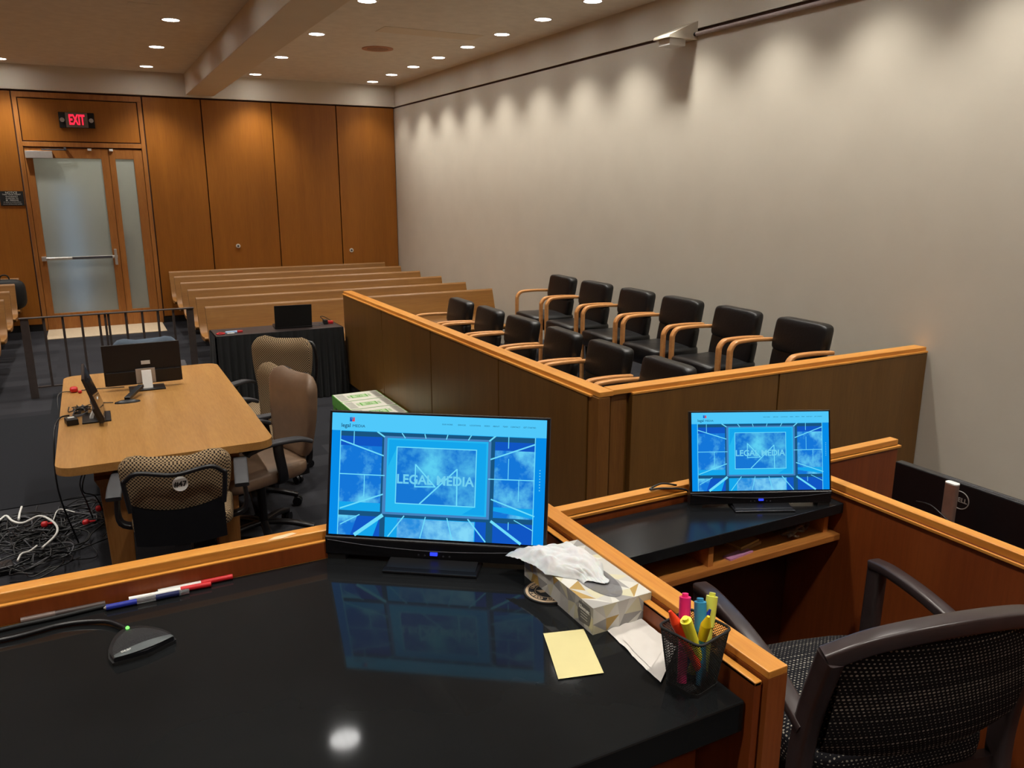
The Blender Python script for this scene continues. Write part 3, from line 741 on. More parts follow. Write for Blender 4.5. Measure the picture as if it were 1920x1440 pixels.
m.tube([(-.39, 5.39, .05), (-.37, 5.52, .06), (-.334, 5.524, .06), (-.27, 5.44, .06)], .004, whitep); m.tube([(-.575, 5.70, .06), (-.582, 5.6, .05), (-.581, 5.5, .05)], .007, whitep); m.tube([(-.547, 4.844, .05), (-.531, 4.909, .06), (-.49, 4.933, .06), (-.46, 4.99, .06)], .006, whitep)
one('white_cable', m, 'thick white cable looping over the black cable heap', 'cable')
for x, y, z, lb in ((-.43, 5.277, .075, 'red cable tie ball in the middle of the cable heap'), (-.21, 5.233, .06, 'red cable tie on the right part of the cable heap'), (-.135, 5.40, .075, 'round red cable connector against the table leg')):
    m = MB(); m.rbox((0, 0, 0), (.02, .02, .018), red_m, .8); m.cyl((.015, 0, 0), (.05, .01, -.005), .007, red_m)
    o = one('red_cable_tie', m, lb, 'cable tie', 'red ties in the cable heap'); o.location = (x, y, z)
t = thing('power_adapter', 'flat black power adapter box on carpet at the near edge of the cable heap', 'adapter', (-.66, 4.83, 0), R(10))
m = MB(); m.box(-.09, .09, -.05, .05, .0, .05, blackp); m.build('body', t, bevel=.005)
m = MB(); m.box(-.07, .0, -.03, .03, .05, .0505, greyp); m.build('sticker', t)
m = MB(); m.tube([(-.02, 5.3, .69), (-.13, 5.18, .5), (-.20, 5.1, .32), (-.14, 5.22, .22), (-.1, 5.3, .05)], .004, blackp); m.tube([(-.09, 4.7, .69), (-.2, 4.95, .42), (-.19, 5.2, .2), (-.17, 5.3, .04)], .004, blackp)
one('hanging_cord', m, 'black cords hanging from the near end of the oak table to the floor', 'cable')

# ------------------------------------------------------------ judge's bench
DZ = 1.35; RZ = 1.402
m = MB(); m.box(-2.6, .745, .718, 1.433, DZ-.05, DZ, black_lam)
one('bench_desktop', m, 'glossy black laminate desktop of the judge bench in the foreground', 'desk top', bevel=.003)
m = MB(); m.box(-2.6, .735, .80, .82, DZ-.20, DZ-.05, red_x); one('desk_apron', m, 'dark red brown wooden apron under the edge of the black desktop', 'desk apron')
t = thing('bench_front_partition', 'light wooden front rail behind the black judge desktop', 'partition', (0, 1.433, 0))
m = MB(); m.box(-2.6, .765, .004, .035, 0, RZ-.02, red_x); m.build('panel', t)
m = MB(); m.box(-2.6, .76, 0, .009, DZ-.02, RZ-.017, cap_x); m.box(-2.6, .76, -.0005, .0, DZ+.0, RZ-.019, red_x); m.build('ledge_trim', t, bevel=.001)
m = MB(); m.box(-2.6, .80, .012, .043, RZ-.03, RZ, cap_x); m.build('cap_rail', t, bevel=.002)
t = thing('bench_side_partition', 'light capped wooden divider between judge desktop and witness stand', 'partition', (.748, .697, 0))
m = MB(); m.box(.0, .012, .008, .737, .0, RZ-.018, red_x); m.build('panel', t, bevel=.001)
m = MB(); m.box(.0, .0125, .008, .737, RZ-.0235, RZ-.017, cap_y); m.build('ledge_trim', t, bevel=.001)
m = MB(); m.box(.016, .052, .0, .775, .0, RZ-.012, divw); m.build('core', t)
m = MB(); m.box(.016, .052, .0, .779, RZ-.012, RZ, cap_y); m.build('cap_rail', t, bevel=.0015)

# the bench monitors: local x along the screen, local -y toward the viewer
SC = {}
SC['hdr'] = glow('screen_header', S(80, 200, 250)); SC['bg'] = glow('screen_side', S(6, 140, 232)); SC['mid'] = glow('screen_middle', S(20, 165, 236))
SC['mid2'] = glow('screen_middle_edge', S(36, 182, 240))
SC['line'] = glow('screen_line', S(110, 220, 250)); SC['frame'] = glow('screen_frame', S(70, 130, 190)); SC['dark'] = glow('screen_dark', S(24, 84, 128))
SC['blue'] = glow('screen_sky', S(22, 118, 212), col2=S(92, 206, 242), scale=8, off=(3.3, 0, 1.0), lo=.46, hi=.62)
SC['blue2'] = glow('screen_sky_side', S(20, 118, 216), col2=S(100, 206, 244), scale=8, off=(7, 0, 5), lo=.5, hi=.62)
SC['floor'] = glow('screen_cloud_floor', S(40, 140, 222), col2=S(130, 215, 248), scale=14, off=(1, 0, 9), lo=.4, hi=.6)
SC['deep'] = glow('screen_deep_blue', S(16, 86, 196)); SC['ink'] = glow('screen_ink', S(20, 60, 100)); SC['red'] = glow('screen_red', S(225, 70, 90)); SC['word'] = glow('screen_word', S(112, 208, 240))
def screen_art(W, Hh, y):
    m = MB(); lay = [0]
    def P(u, v): return ((u-385)/1302*W-W/2, Hh-(v-65)/745*Hh)
    def quad(pts, mt):
        lay[0] += .000012; yy = y-lay[0]
        q = [P(*p) for p in pts]; m.add([(a, yy, b) for a, b in q], [tuple(range(len(q)))], mt)
    def rect(u0, v0, u1, v1, mt): quad([(u0, v1), (u1, v1), (u1, v0), (u0, v0)], mt)
    def ln(u0, v0, u1, v1, t, mt='line'):
        dx, dy = u1-u0, v1-v0; l = math.hypot(dx, dy); nx, ny = -dy/l*t/2, dx/l*t/2
        quad([(u0+nx, v0+ny), (u1+nx, v1+ny), (u1-nx, v1-ny), (u0-nx, v0-ny)][::-1], SC[mt])
    rect(385, 65, 1687, 810, SC['bg'])
    rect(440, 170, 1625, 810, SC['mid'])
    rect(440, 175, 1625, 205, SC['dark'])
    rect(440, 205, 700, 660, SC['blue2']); rect(440, 205, 700, 262, SC['deep']); rect(440, 608, 700, 660, SC['mid'])
    rect(1385, 205, 1625, 660, SC['blue2']); rect(1385, 205, 1625, 256, SC['deep']); quad([(1385, 596), (1625, 596), (1625, 655), (1385, 620)][::-1], SC['mid'])
    rect(440, 660, 1625, 690, SC['dark'])
    rect(440, 690, 715, 810, SC['deep']); rect(1370, 690, 1625, 810, SC['deep'])
    quad([(440, 690), (560, 690), (520, 810), (440, 810)][::-1], SC['blue2']); quad([(560, 810), (700, 690), (660, 810)][::-1], SC['mid'])
    rect(730, 690, 1345, 810, SC['mid']); rect(808, 694, 1275, 810, SC['floor']); rect(1280, 690, 1345, 810, SC['deep'])
    rect(700, 200, 732, 810, SC['dark']); rect(712, 200, 732, 668, SC['frame']); rect(1345, 200, 1385, 810, SC['dark']); rect(1345, 200, 1362, 668, SC['frame'])
    rect(712, 658, 1362, 672, SC['frame']); rect(712, 196, 1362, 208, SC['frame'])
    rect(733, 209, 1344, 657, SC['mid2']); rect(742, 218, 1334, 650, SC['mid'])
    quad([(742, 380), (792, 262), (808, 262), (808, 600), (742, 650)][::-1], SC['mid2']); quad([(742, 650), (808, 601), (1275, 601), (1200, 650)][::-1], SC['mid2'])
    rect(790, 257, 1278, 605, SC['line']); rect(796, 263, 1272, 599, SC['blue'])
    for a in ((440, 230, 712, 318, 8), (440, 438, 722, 438, 6), (450, 650, 715, 552, 8), (525, 175, 525, 255, 5), (597, 440, 597, 572, 5), (1360, 312, 1622, 212, 8), (1350, 430, 1625, 427, 6),
              (1370, 550, 1630, 640, 8), (1465, 168, 1465, 242, 5), (1468, 303, 1468, 428, 4), (1532, 430, 1532, 557, 4), (441, 170, 441, 810, 5), (1622, 170, 1622, 810, 5), (668, 172, 715, 203, 9), (1388, 170, 1350, 203, 9),
              (820, 175, 842, 205, 6), (960, 175, 968, 203, 6), (1100, 174, 1092, 203, 6), (1242, 172, 1224, 203, 6), (718, 678, 545, 808, 22), (850, 676, 752, 808, 7), (980, 676, 950, 808, 6), (1110, 676, 1145, 808, 6),
              (1235, 676, 1345, 808, 8), (1372, 680, 1555, 808, 16), (575, 682, 455, 748, 6), (1510, 668, 1625, 726, 5), (1478, 682, 1478, 728, 5),
              (910, 360, 910, 500, 7), (910, 362, 1035, 495, 8), (906, 497, 1036, 492, 7), (940, 600, 1162, 380, 8), (1162, 378, 1166, 600, 8)): ln(*a)
    rect(385, 65, 1687, 172, SC['hdr'])
    rect(495, 90, 510, 116, SC['deep']); rect(510, 90, 526, 116, SC['red']); quad([(498, 92), (522, 92), (510, 110)], SC['frame'])
    def txt(s_, u, v, size, mt, bold=0, sx=1):
        a, b = P(u, v); lay[0] += .00002
        m.text(s_, size*Hh/745, Matrix.Translation((a, y-lay[0], b)) @ Matrix.Rotation(PI/2, 4, 'X') @ Matrix.Diagonal((sx, 1, 1, 1)), mt, ext=0, bold=bold)
    txt('legal', 472, 141, 34, SC['ink'], .0001); txt('MEDIA', 552, 143, 24, SC['ink'], 0, 1.15)
    txt('LEGAL MEDIA', 1030, 456, 78, SC['word'], .0006, 1.0)
    for i, s_ in enumerate(('OUR WORK', 'SERVICES', 'LOCATIONS', 'VIDEO', 'ABOUT', 'TEAM', 'CONTACT', 'GET STARTED')):
        txt(s_, (1095, 1182, 1262, 1333, 1388, 1442, 1502, 1586)[i], 113, 12, SC['ink'])
    for i in range(8): rect(1652, 362+i*17, 1658, 368+i*17, SC['word'])
    return m
def bench_monitor(label, loc, rz):
    t = thing('evidence_monitor', label, 'monitor', loc, rz, 'monitors showing the website'); W = .428; h = W/2
    tilt = R(-14.5)
    m = MB()
    m.prism([(0, .010), (0, .046), (.012, .052), (.020, .052), (.034, .030), (.030, .012)], -h, h, blackp, 'x')
    m.build('lower_housing', t, bevel=.003)
    m = MB(); m.box(-h, h, 0, .016, 0, .242, blackp); p = m.build('screen_bezel', t, bevel=.0015); p.location = (0, .003, .048); p.rotation_euler = (tilt, 0, 0)
    a = screen_art(W-.012, .234, -.0012).build('display', p, label='lit blue website page reading LEGAL MEDIA'); a.location = (0, 0, .0035)
    m = MB(); m.tube([(-h+.005, -.0025, .042), (-.12, -.0035, .034), (0, -.004, .030), (.12, -.0035, .034), (h-.005, -.0025, .042)], .0008, greyp); m.build('curved_seam', t)
    m = MB(); m.box(-.007, .007, -.0042, 0, .021, .0265, glow('power_light_blue', S(50, 70, 255), 1.2)); m.build('power_light', t, label='glowing blue power light')
    m = MB()
    for x in (-.03, -.018, .018, .03): m.cyl((x, -.001, .019), (x, .002, .019), .0018, greyp)
    m.build('button_row', t)
    for x in (-h+.02, h-.02):
        m = MB(); m.box(x-.018, x+.018, .002, .035, 0, .012, blackmatte); m.build('foot', t)
    m = MB(); m.box(-.09, .09, -.045, .03, 0, .006, blackp); m.prism([(-.03, .006), (.0, .012), (.02, .012), (.02, .006)], -.085, .085, blackp, 'x'); m.build('stand_base', t, bevel=.002)
    return t
bench_monitor('large black monitor with a lit blue page on the black judge desktop', (.515, 1.306, DZ), R(-35.17))
bench_monitor('black monitor with a lit blue page on the witness stand desk, the farther one', (1.696, 1.636, 1.12), R(-25.15))

# ------------------------------------------------------------ witness stand
WZ = 1.17; FZ = .37
m = MB(); m.box(.80, 2.02, -1.2, 1.80, 0, FZ, carpet_m); struct(m.build('floor_witness_stand'))
t = thing('witness_front_partition', 'light capped wooden front wall of the witness stand before the jury box', 'partition', (.80, 1.775, 0))
m = MB(); m.box(0, 1.70, .004, .045, 0, WZ-.02, red_x); m.build('panel', t, bevel=.002)
m = MB(); m.box(0, 1.71, -.002, .012, WZ-.028, WZ-.020, cap_x); m.build('ledge_trim', t, bevel=.001)
m = MB(); m.box(0, 1.705, .010, .045, WZ-.022, WZ, cap_x); m.build('cap_rail', t, bevel=.002)
t = thing('witness_side_partition', 'light capped wooden right wall of the witness stand', 'partition', (1.945, -.9, 0))
m = MB(); m.box(.004, .045, 0, 2.672, 0, WZ-.02, red_x); m.build('panel', t, bevel=.002)
m = MB(); m.box(-.002, .012, 0, 2.672, WZ-.030, WZ-.022, cap_y); m.build('ledge_trim', t, bevel=.001)
m = MB(); m.box(.008, .046, 0, 2.672, WZ-.024, WZ, cap_y); m.build('cap_rail', t, bevel=.002)
t = thing('witness_desk', 'black topped witness stand desk with an open wooden shelf below', 'desk', (.80, 1.54, 0))
m = MB(); m.box(.0, 1.143, 0, .232, 1.088, 1.12, black_lam2); m.build('desk_top', t, bevel=.002)
s_ = MB(); s_.box(0, 1.141, .0, .228, 1.0, 1.02, shelf_m); sh = s_.build('shelf', t, bevel=.002)
m = MB(); m.box(.0, .02, .02, .228, 1.02, 1.088, shelf_m); m.build('shelf_upright', sh)
m = MB(); m.box(.63, .648, .015, .228, 1.02, 1.088, shelf_m); m.build('shelf_upright', sh)
m = MB(); m.box(1.10, 1.118, .03, .228, 1.02, 1.088, shelf_m); m.build('shelf_upright', sh)
m = MB(); m.box(0, 1.14, .20, .231, FZ, 1.0, plain('dark_knee_panel', S(70, 28, 14), .5)); m.build('modesty_panel', t)
m = MB(); m.box(-.05, .05, -.03, .03, 0, .008, plain('manila', S(170, 130, 80), .7)); m.box(-.045, .045, -.025, .035, .008, .014, plain('manila2', S(196, 160, 96), .7)); o = one('notepad_stack', m, 'brown notepads lying on the shelf under the witness desk', 'notepad'); o.location = (1.62, 1.62, 1.02); o.rotation_euler = (0, 0, R(12))
m = MB(); m.box(-.05, .05, -.014, .014, 0, .005, plain('pink_paper', S(190, 130, 170), .7)); o = one('sticky_note_pad', m, 'pink paper slip on the shelf under the witness desk', 'paper'); o.location = (1.56, 1.575, 1.02); o.rotation_euler = (0, 0, R(8))
m = MB(); m.box(-.04, .04, -.004, .02, 0, .03, shelf_m); o = one('wooden_block', m, 'small wooden block at the back of the witness desk shelf', 'block', bevel=.002); o.location = (1.70, 1.68, 1.02)
m = MB(); rr = random.Random(11)
for k in range(7):
    c = Vector((rr.uniform(-.05, .05), rr.uniform(-.02, .02), .012)); pts = [c+Vector((rr.uniform(-.035, .035), rr.uniform(-.02, .02), rr.uniform(-.008, .016))) for i in range(6)]
    m.tube(pts, .0035, trans, n=6)
o = one('plastic_wrap', m, 'crumpled clear plastic wrapping at the right end of the witness desk shelf', 'wrapper'); o.location = (1.83, 1.61, 1.02)
m = MB(); m.tube([(1.50, 1.79, 1.172), (1.45, 1.80, 1.182), (1.40, 1.79, 1.176), (1.44, 1.785, 1.174), (1.52, 1.77, 1.16), (1.53, 1.76, 1.135)], .003, blackp)
one('loose_cord', m, 'black cord over the witness rail behind the farther monitor', 'cable')
# coffee-ring like disc on the desk
# ---- witness chair
def P3(u): return u
t = thing('witness_chair', 'dark wood armchair with dotted charcoal upholstery in the witness stand', 'chair', (1.525, 1.125, FZ), R(-13))
m = MB()
def fseat(x, y, z): return x, y, z+(.012*(1-(x/.25)**2) if z > 0 else 0)-(.02*max(0, y/.25)**2)
m.rbox((0, .04, .44), (.245, .235, .045), dots, .35, fn=fseat, nu=40); m.build('seat', t, uv='box')
m = MB()
def bp(u, v):
    x = (u-.5)*.49
    zt = .758+.06*(1-(2*u-1)**2); zb = .525-.03*(1-(2*u-1)**2)
    z = zb+(zt-zb)*v
    return Vector((x, -.182-.055*(z-.45)/.33-.03*(1-(2*u-1)**2), z))
for off in (-.018, .018): m.grid(lambda u, v: tuple(bp(u, v)+Vector((0, off*(1-abs(2*v-1)**6*.7), 0))), 24, 16, dots)
m.build('back_cushion', t, uv='xz')
m = MB(); pts = [(-.278, -.236, .774), (-.18, -.262, .815), (0, -.280, .835), (.18, -.262, .815), (.278, -.236, .774)]
m.tube(pts, (.018, .021), wdark, n=16, flat=(0, 0, 1)); m.build('top_rail', t)
for s_ in (-1, 1):
    m = MB(); x = s_*.268
    m.tube([(x, -.23, 0), (x, -.19, .25), (x, -.175, .45), (x, -.195, .62), (x, -.240, .778)], (.018, .026), wdark, n=12, flat=(1, 0, 0)); m.build('back_post', t)
    m = MB(); m.tube([(x, .285, 0), (x, .28, .4), (x, .275, .655)], (.018, .024), wdark, n=12, flat=(1, 0, 0), sub=3); m.build('front_leg', t)
    m = MB(); m.tube([(x, .292, .655), (x, .22, .663), (x, .08, .655), (x, -.06, .627), (x, -.188, .576)], (.021, .014), wdark, n=12, flat=(1, 0, 0)); m.build('arm', t)
m = MB(); m.box(-.25, .25, -.18, -.155, .36, .40, wdark); m.build('seat_rail', t)
m = MB(); m.box(-.25, .25, .24, .265, .35, .40, wdark); m.build('seat_rail', t)

# ------------------------------------------------------------ clerk station right of the witness stand
t = thing('clerk_desk', 'dark clerk desk hidden behind the witness stand right wall', 'desk', (2.45, .9, 0))
m = MB(); m.box(-.42, .42, -1.0, .80, .70, .735, blackp); m.build('desk_top', t, bevel=.003)
for x in (-.38, .36):
    for y in (-.95, .75):
        m = MB(); m.box(x-.02, x+.02, y-.02, y+.02, 0, .70, steel); m.build('leg', t)
t = thing('clerk_monitor', 'wide black monitor seen from behind, silver round logo on its back', 'monitor', (2.315, 1.375, .735), R(-90))
m = MB(); m.box(-.262, .262, -.02, .012, .10, .432, blackp); m.build('shell', t, bevel=.004)
m = MB(); m.box(-.255, .255, .012, .014, .108, .424, plain('screen_glass', S(10, 12, 16), .05)); m.build('screen', t)
m = MB()
for i in range(60): x = -.10+i*.0058; m.box(x, x+.003, -.012, .0, .432, .4328, greyp)
m.build('vent_slots', t)
m = MB(); n = 40
M0 = Matrix.Translation((-.027, -.0205, .378)) @ Matrix.Rotation(PI/2, 4, 'X')
m.tube([M0 @ Vector((.028*math.cos(2*PI*i/n), .028*math.sin(2*PI*i/n), 0)) for i in range(n)], .0018, silver, closed=True, sub=0)
m.text('DELL', .020, M0, silver, bold=.0004); m.build('round_logo', t, label='silver ring around silver letters')
m = MB(); m.box(-.03, .03, -.05, -.02, 0, .22, blackp); m.box(-.11, .11, -.11, .08, 0, .012, blackp); m.build('stand', t, bevel=.003)
t = thing('silver_speaker', 'upright silver tower device with white top before the clerk monitor', 'device', (2.20, 1.374, .735))
m = MB(); m.loft([[(p[0], p[1], z) for p in rrect(.012, .019, .009, 5)] for z in (0, .458)], plain('rose_metal', S(176, 150, 138), .35, .7)); m.build('body', t)
m = MB(); m.prism(rrect(.0123, .0193, .009, 5), .458, .462, whitep); m.build('top_cap', t)
m = MB(); m.tube([(-.016, -.035, .335), (-.018, .0, .355), (.0, .06, .368), (.02, .12, .355)], .0025, blackp); m.build('cord', t)

# ------------------------------------------------------------ things on the judge desktop
t = thing('boundary_microphone', 'black wedge tabletop microphone with green light on the black desktop', 'microphone', (-.002, 1.262, DZ), R(16))
def wedge(sc, z0, z1, mt, mb):
    pts = []
    for i in range(25):
        a = PI*i/24; pts.append((.045*sc*math.cos(a)*(1-.25*math.sin(a)), -.012+.062*sc*math.sin(a)))
    pts = [(.045*sc, -.030), (.0, -.040), (-.045*sc, -.030)][::-1]+pts
    mb.prism(pts, z0, z1, mt)
m = MB(); wedge(1.06, 0, .006, blackmatte, m); wedge(1, .006, .012, blackp, m); m.build('base', t, bevel=.002)
m = MB()
def gr(u, v):
    a = PI*u; rad = v
    x = .041*math.cos(a)*(1-.25*math.sin(a))*rad; y = -.012+.052*math.sin(a)*rad
    return (x, y, .012+.010*math.cos(rad*PI/2)**.8)
m.grid(gr, 24, 8, plain('mic_mesh', S(30, 30, 33), .7, 0, noise_amt=.9, scale=700, bump=.8)); fz = lambda u: .010*max(0, math.cos(abs(2*u-1)*PI/2))**.8
fy = lambda u, q: -.012-(.018+.006*(1-(2*u-1)**2))*q
front = lambda u, q: ((u-.5)*(.082+.006*q), fy(u, q), .012+fz(u)*(1-q)**.7+.0015*q)
m.grid(lambda u, v: front(u, v*.5), 24, 4, MATS['mic_mesh']); m.grid(lambda u, v: (front(u, .5+v*.5)[0], front(u, .5+v*.5)[1], front(u, .5+v*.5)[2]+.0004), 24, 4, plain('mic_strip', S(70, 76, 78), .5)); m.build('grille', t)
m = MB(); m.text('SHURE', .005, Matrix.Translation((-.026, -.0268, .0168)) @ Matrix.Rotation(R(25), 4, 'X'), whitep); m.build('brand_lettering', t)
m = MB(); m.rbox((0, .046, .013), (.003, .003, .003), glow('led_green', S(120, 255, 100), 2), .9, 10, 6); m.build('status_light', t, label='glowing green light')
m = MB(); m.tube([(0, .05, .008), (-.004, .075, .007), (-.02, .11, .006), (-.07, .145, .005), (-.15, .16, .005), (-.30, .22, .005)], .0038, blackp)
m.T = Matrix.Identity(4)
m.build('cord', t)
# trim the cord so it stays on the desktop
cordm = [c for c in t.children if c.name.startswith('cord')][0].data
for v in cordm.vertices:
    wco = Matrix.Rotation(R(16), 4, 'Z') @ v.co
    if wco.y > .160: wco.y = .160+(wco.y-.160)*.02; v.co = Matrix.Rotation(R(-16), 4, 'Z') @ wco
def pen(label, a, b, parts, r_=.0045, group='pens along the bench rail', cat='pen', name='pen'):
    """parts: list of (name, f0, f1, material, radius factor)"""
    a, b = Vector(a), Vector(b); t = thing(name, label, cat, a, 0, group)
    for nm, f0, f1, mt, rf in parts:
        p, q = (b-a)*f0, (b-a)*f1
        m = MB(); m.cyl(p, q, r_*rf, mt, n=12) if not isinstance(rf, tuple) else m.cyl(p, q, r_*rf[0], mt, r2=r_*rf[1], n=12); m.build(nm, t)
    return t
z = DZ+.0055
pen('white pen with long red cap lying nearest the rail', (.165, 1.426, z), (.035, 1.427, z), [('cap', 0, .42, red_m, 1.1), ('barrel', .42, .97, whitep, 1), ('tip', .97, 1, greyp, (.8, .3))])
pen('white pen with red cap lying beside the blue pen', (.126, 1.414, z), (-.008, 1.421, z), [('cap', 0, .38, red_m, 1.1), ('barrel', .38, 1, whitep, 1)])
pen('clear and dark blue gel pen with blue printed grip', (.088, 1.405, z), (-.048, 1.408, z), [('clip_end', 0, .12, trans, 1), ('cap', .12, .40, plain('navy', S(28, 36, 80), .3), 1.1), ('barrel', .40, .62, trans, 1), ('grip', .62, .97, blue_m, 1.15), ('tip', .97, 1, silver, (.8, .2))])
pen('grey translucent pen behind the microphone cord', (-.045, 1.426, z), (-.17, 1.427, z), [('barrel', 0, .6, plain('smoke', S(90, 80, 78), .3), 1), ('cap', .6, 1, plain('smoke2', S(120, 104, 98), .3), 1.1)])
m = MB(); m.tube([(-.29, 1.395, DZ+.004), (-.2, 1.412, DZ+.004), (-.12, 1.414, DZ+.004), (-.06, 1.418, DZ+.004), (-.04, 1.418, DZ+.004)], .0035, blackmatte)
one('black_cord', m, 'thin black cord lying along the front rail left of the pens', 'cable')

# tissue box with a faceted print
t = thing('tissue_box', 'patterned tissue box in white, grey and gold on the black desktop', 'tissue box', (.706, 1.075, DZ), 0)
fm = [plain('facet_%d' % i, c, .55, noise_amt=.02) for i, c in enumerate((S(206, 204, 196), S(190, 187, 180), S(164, 161, 157), S(200, 194, 164), S(146, 143, 140), S(168, 136, 72)))]
rr = random.Random(21)
bw, bl, bh = .0575, .115, .047
m = MB(); m.box(-bw, bw, -bl, bl, 0, bh, fm[0])
def facets(mb, O, U, V, nu, nv, N):
    O, U, V, N = map(Vector, (O, U, V, N)); pt = {}
    for i in range(nu+1):
        for j in range(nv+1):
            a = i/nu+(rr.uniform(-.35, .35)/nu if 0 < i < nu else 0); b = j/nv+(rr.uniform(-.35, .35)/nv if 0 < j < nv else 0)
            pt[i, j] = O+U*a+V*b+N*.0003
    for i in range(nu):
        for j in range(nv):
            q = [pt[i, j], pt[i+1, j], pt[i+1, j+1], pt[i, j+1]]
            tris = ((0, 1, 2), (0, 2, 3)) if rr.random() < .5 else ((0, 1, 3), (1, 2, 3))
            for tr in tris: mb.add([q[k] for k in tr], [(0, 1, 2)], rr.choices(fm, (5, 5, 3, 4, 2, 1))[0])
facets(m, (-bw, -bl, 0), (2*bw, 0, 0), (0, 0, bh), 5, 2, (0, -1, 0)); facets(m, (-bw, bl, 0), (0, -2*bl, 0), (0, 0, bh), 9, 2, (-1, 0, 0))
facets(m, (-bw, -bl, bh), (2*bw, 0, 0), (0, 2*bl, 0), 4, 7, (0, 0, 1)); facets(m, (bw, -bl, 0), (0, 2*bl, 0), (0, 0, bh), 9, 2, (1, 0, 0))
m.build('carton', t)
m = MB(); badge = [(-.0585, -.075, .006), (-.0585, -.105, .010), (-.0585, -.110, .028), (-.0585, -.106, .043), (-.0585, -.074, .043), (-.0585, -.070, .022)]
m.add(badge, [tuple(range(6))], plain('badge_grey', S(108, 106, 104), .5))
m.text('Kleenex', .0095, Matrix.Translation((-.0588, -.090, .034)) @ Matrix.Rotation(-PI/2, 4, 'Z') @ Matrix.Rotation(PI/2, 4, 'X'), whitep, bold=.0002)
for i in range(3): m.box(-.0588, -.0585, -.100, -.080, .026-i*.005, .0268-i*.005, fm[0])
m.build('badge', t, label='grey badge with white lettering')
m = MB(); m.loft([[(x*.030, -.028+y*.075, bh+z) for x, y in [(math.cos(2*PI*i/24), math.sin(2*PI*i/24)) for i in range(24)]] for z in (.0006, .0012)], trans); m.build('slot_film', t)
t2 = thing('tissue', 'crumpled white tissue pulled out over the patterned tissue box', 'tissue', (.706, 1.075, DZ+bh))
m = MB()
def crump(u, v):
    x = -.085+.125*v; y = -.05+.165*u
    x += .018*math.sin(u*3.1)*(1-v)-.012*(u-.3); y += .012*math.sin(v*5+1)
    wv = Vector((u*2.6, v*2.2, 1.3)); n1 = noise.noise(wv); n2 = noise.noise(wv*2.7)
    edge = min(u, 1-u, v, 1-v)*5; edge = min(1, edge)
    z = .004+.020*edge*math.sin(min(1, u*1.3)*PI*.75)*(.6+.8*abs(n1))+.010*abs(n2)*edge+.004*abs(noise.noise(wv*6))
    k = max(0, min(1, (u-.10)/.25)); 
    if x < -.06: z -= (-.06-x)*.25
    return (x*(.35+.65*k), y, max(z, .002) if x > -.058 else z)
m.grid(crump, 48, 40, tissue_m, smooth=True); o = m.build('sheet', t2)
# sticky note, folded napkin, coaster
m = MB()
nq = [Vector((.579, .999, 0)), Vector((.644, .980, 0)), Vector((.604, .862, 0)), Vector((.537, .881, 0))]
def notef(u, v):
    p = nq[0].lerp(nq[1], u).lerp(nq[3].lerp(nq[2], u), v); return (p.x, p.y, DZ+.0015+.004*max(0, v-.6)*(u*.5+.3)+.0015*math.sin(v*PI))
m.grid(notef, 10, 14, yellownote); one('sticky_note', m, 'blank pale yellow paper note on the black desktop', 'paper note')
m = MB(); nq2 = [Vector((.675, .957, 0)), Vector((.745, .962, 0)), Vector((.742, .865, 0)), Vector((.662, .802, 0))]
def napf(u, v):
    p = nq2[0].lerp(nq2[1], u).lerp(nq2[3].lerp(nq2[2], u), v)
    return (p.x, p.y, DZ+.002+.004*abs(noise.noise(Vector((u*3, v*4, 0))))+.006*max(0, v-.75)*2*(1-u)+.004*(u > .7)*(u-.7))
m.grid(napf, 20, 24, paperw); m.grid(lambda u, v: tuple(Vector(napf(.1+.6*u, .25+.55*v))+Vector((0, 0, .0012))), 12, 12, paperw)
one('folded_napkin', m, 'creased white folded paper napkin between tissue box and pen cup', 'napkin')
t = thing('seal_coaster', 'round black coaster with a bronze lettered seal partly under the tissue box', 'coaster', (.655, 1.113, DZ))
m = MB(); m.cyl((0, 0, 0), (0, 0, .0035), .044, blackmatte, n=48); m.build('disc', t)
m = MB()
def ringm(r0, r1, z, mt, n=48):
    vs = [(r_*math.cos(2*PI*i/n), r_*math.sin(2*PI*i/n), z) for r_ in (r0, r1) for i in range(n)]
    m.add(vs, [(i, (i+1) % n, n+(i+1) % n, n+i) for i in range(n)], mt)
ringm(.036, .041, .0037, bronze); ringm(.0235, .0245, .0037, bronze)
for i, ch in enumerate('UNITED STATES DISTRICT COURT  '):
    a = R(90+40-i*12)
    m.text(ch, .010, Matrix.Translation((.0300*math.cos(a), .0300*math.sin(a), .0038)) @ Matrix.Rotation(a-PI/2, 4, 'Z'), bronze, bold=.0003)
m.add([(0, .018, .0038), (-.004, .006, .0038), (-.019, .012, .0038), (-.016, 0, .0038), (-.006, -.002, .0038), (-.007, -.014, .0038), (0, -.010, .0038), (.007, -.014, .0038), (.006, -.002, .0038), (.016, 0, .0038), (.019, .012, .0038), (.004, .006, .0038)], [tuple(range(12))], bronze)
m.build('seal_print', t, label='bronze lettered ring round a bird shape')
# small tape scrap on the rail, scuffs on the desktop
m = MB(); m.add([(.235, 1.448, RZ+.0006), (.262, 1.4455, RZ+.0006), (.292, 1.455, RZ+.0006), (.285, 1.463, RZ+.0006), (.25, 1.459, RZ+.0006)], [(0, 1, 2, 3, 4)], plain('tape_residue', S(232, 190, 150), .6))
one('tape_scrap', m, 'small torn tape scrap stuck on the front rail left of the monitor', 'tape')

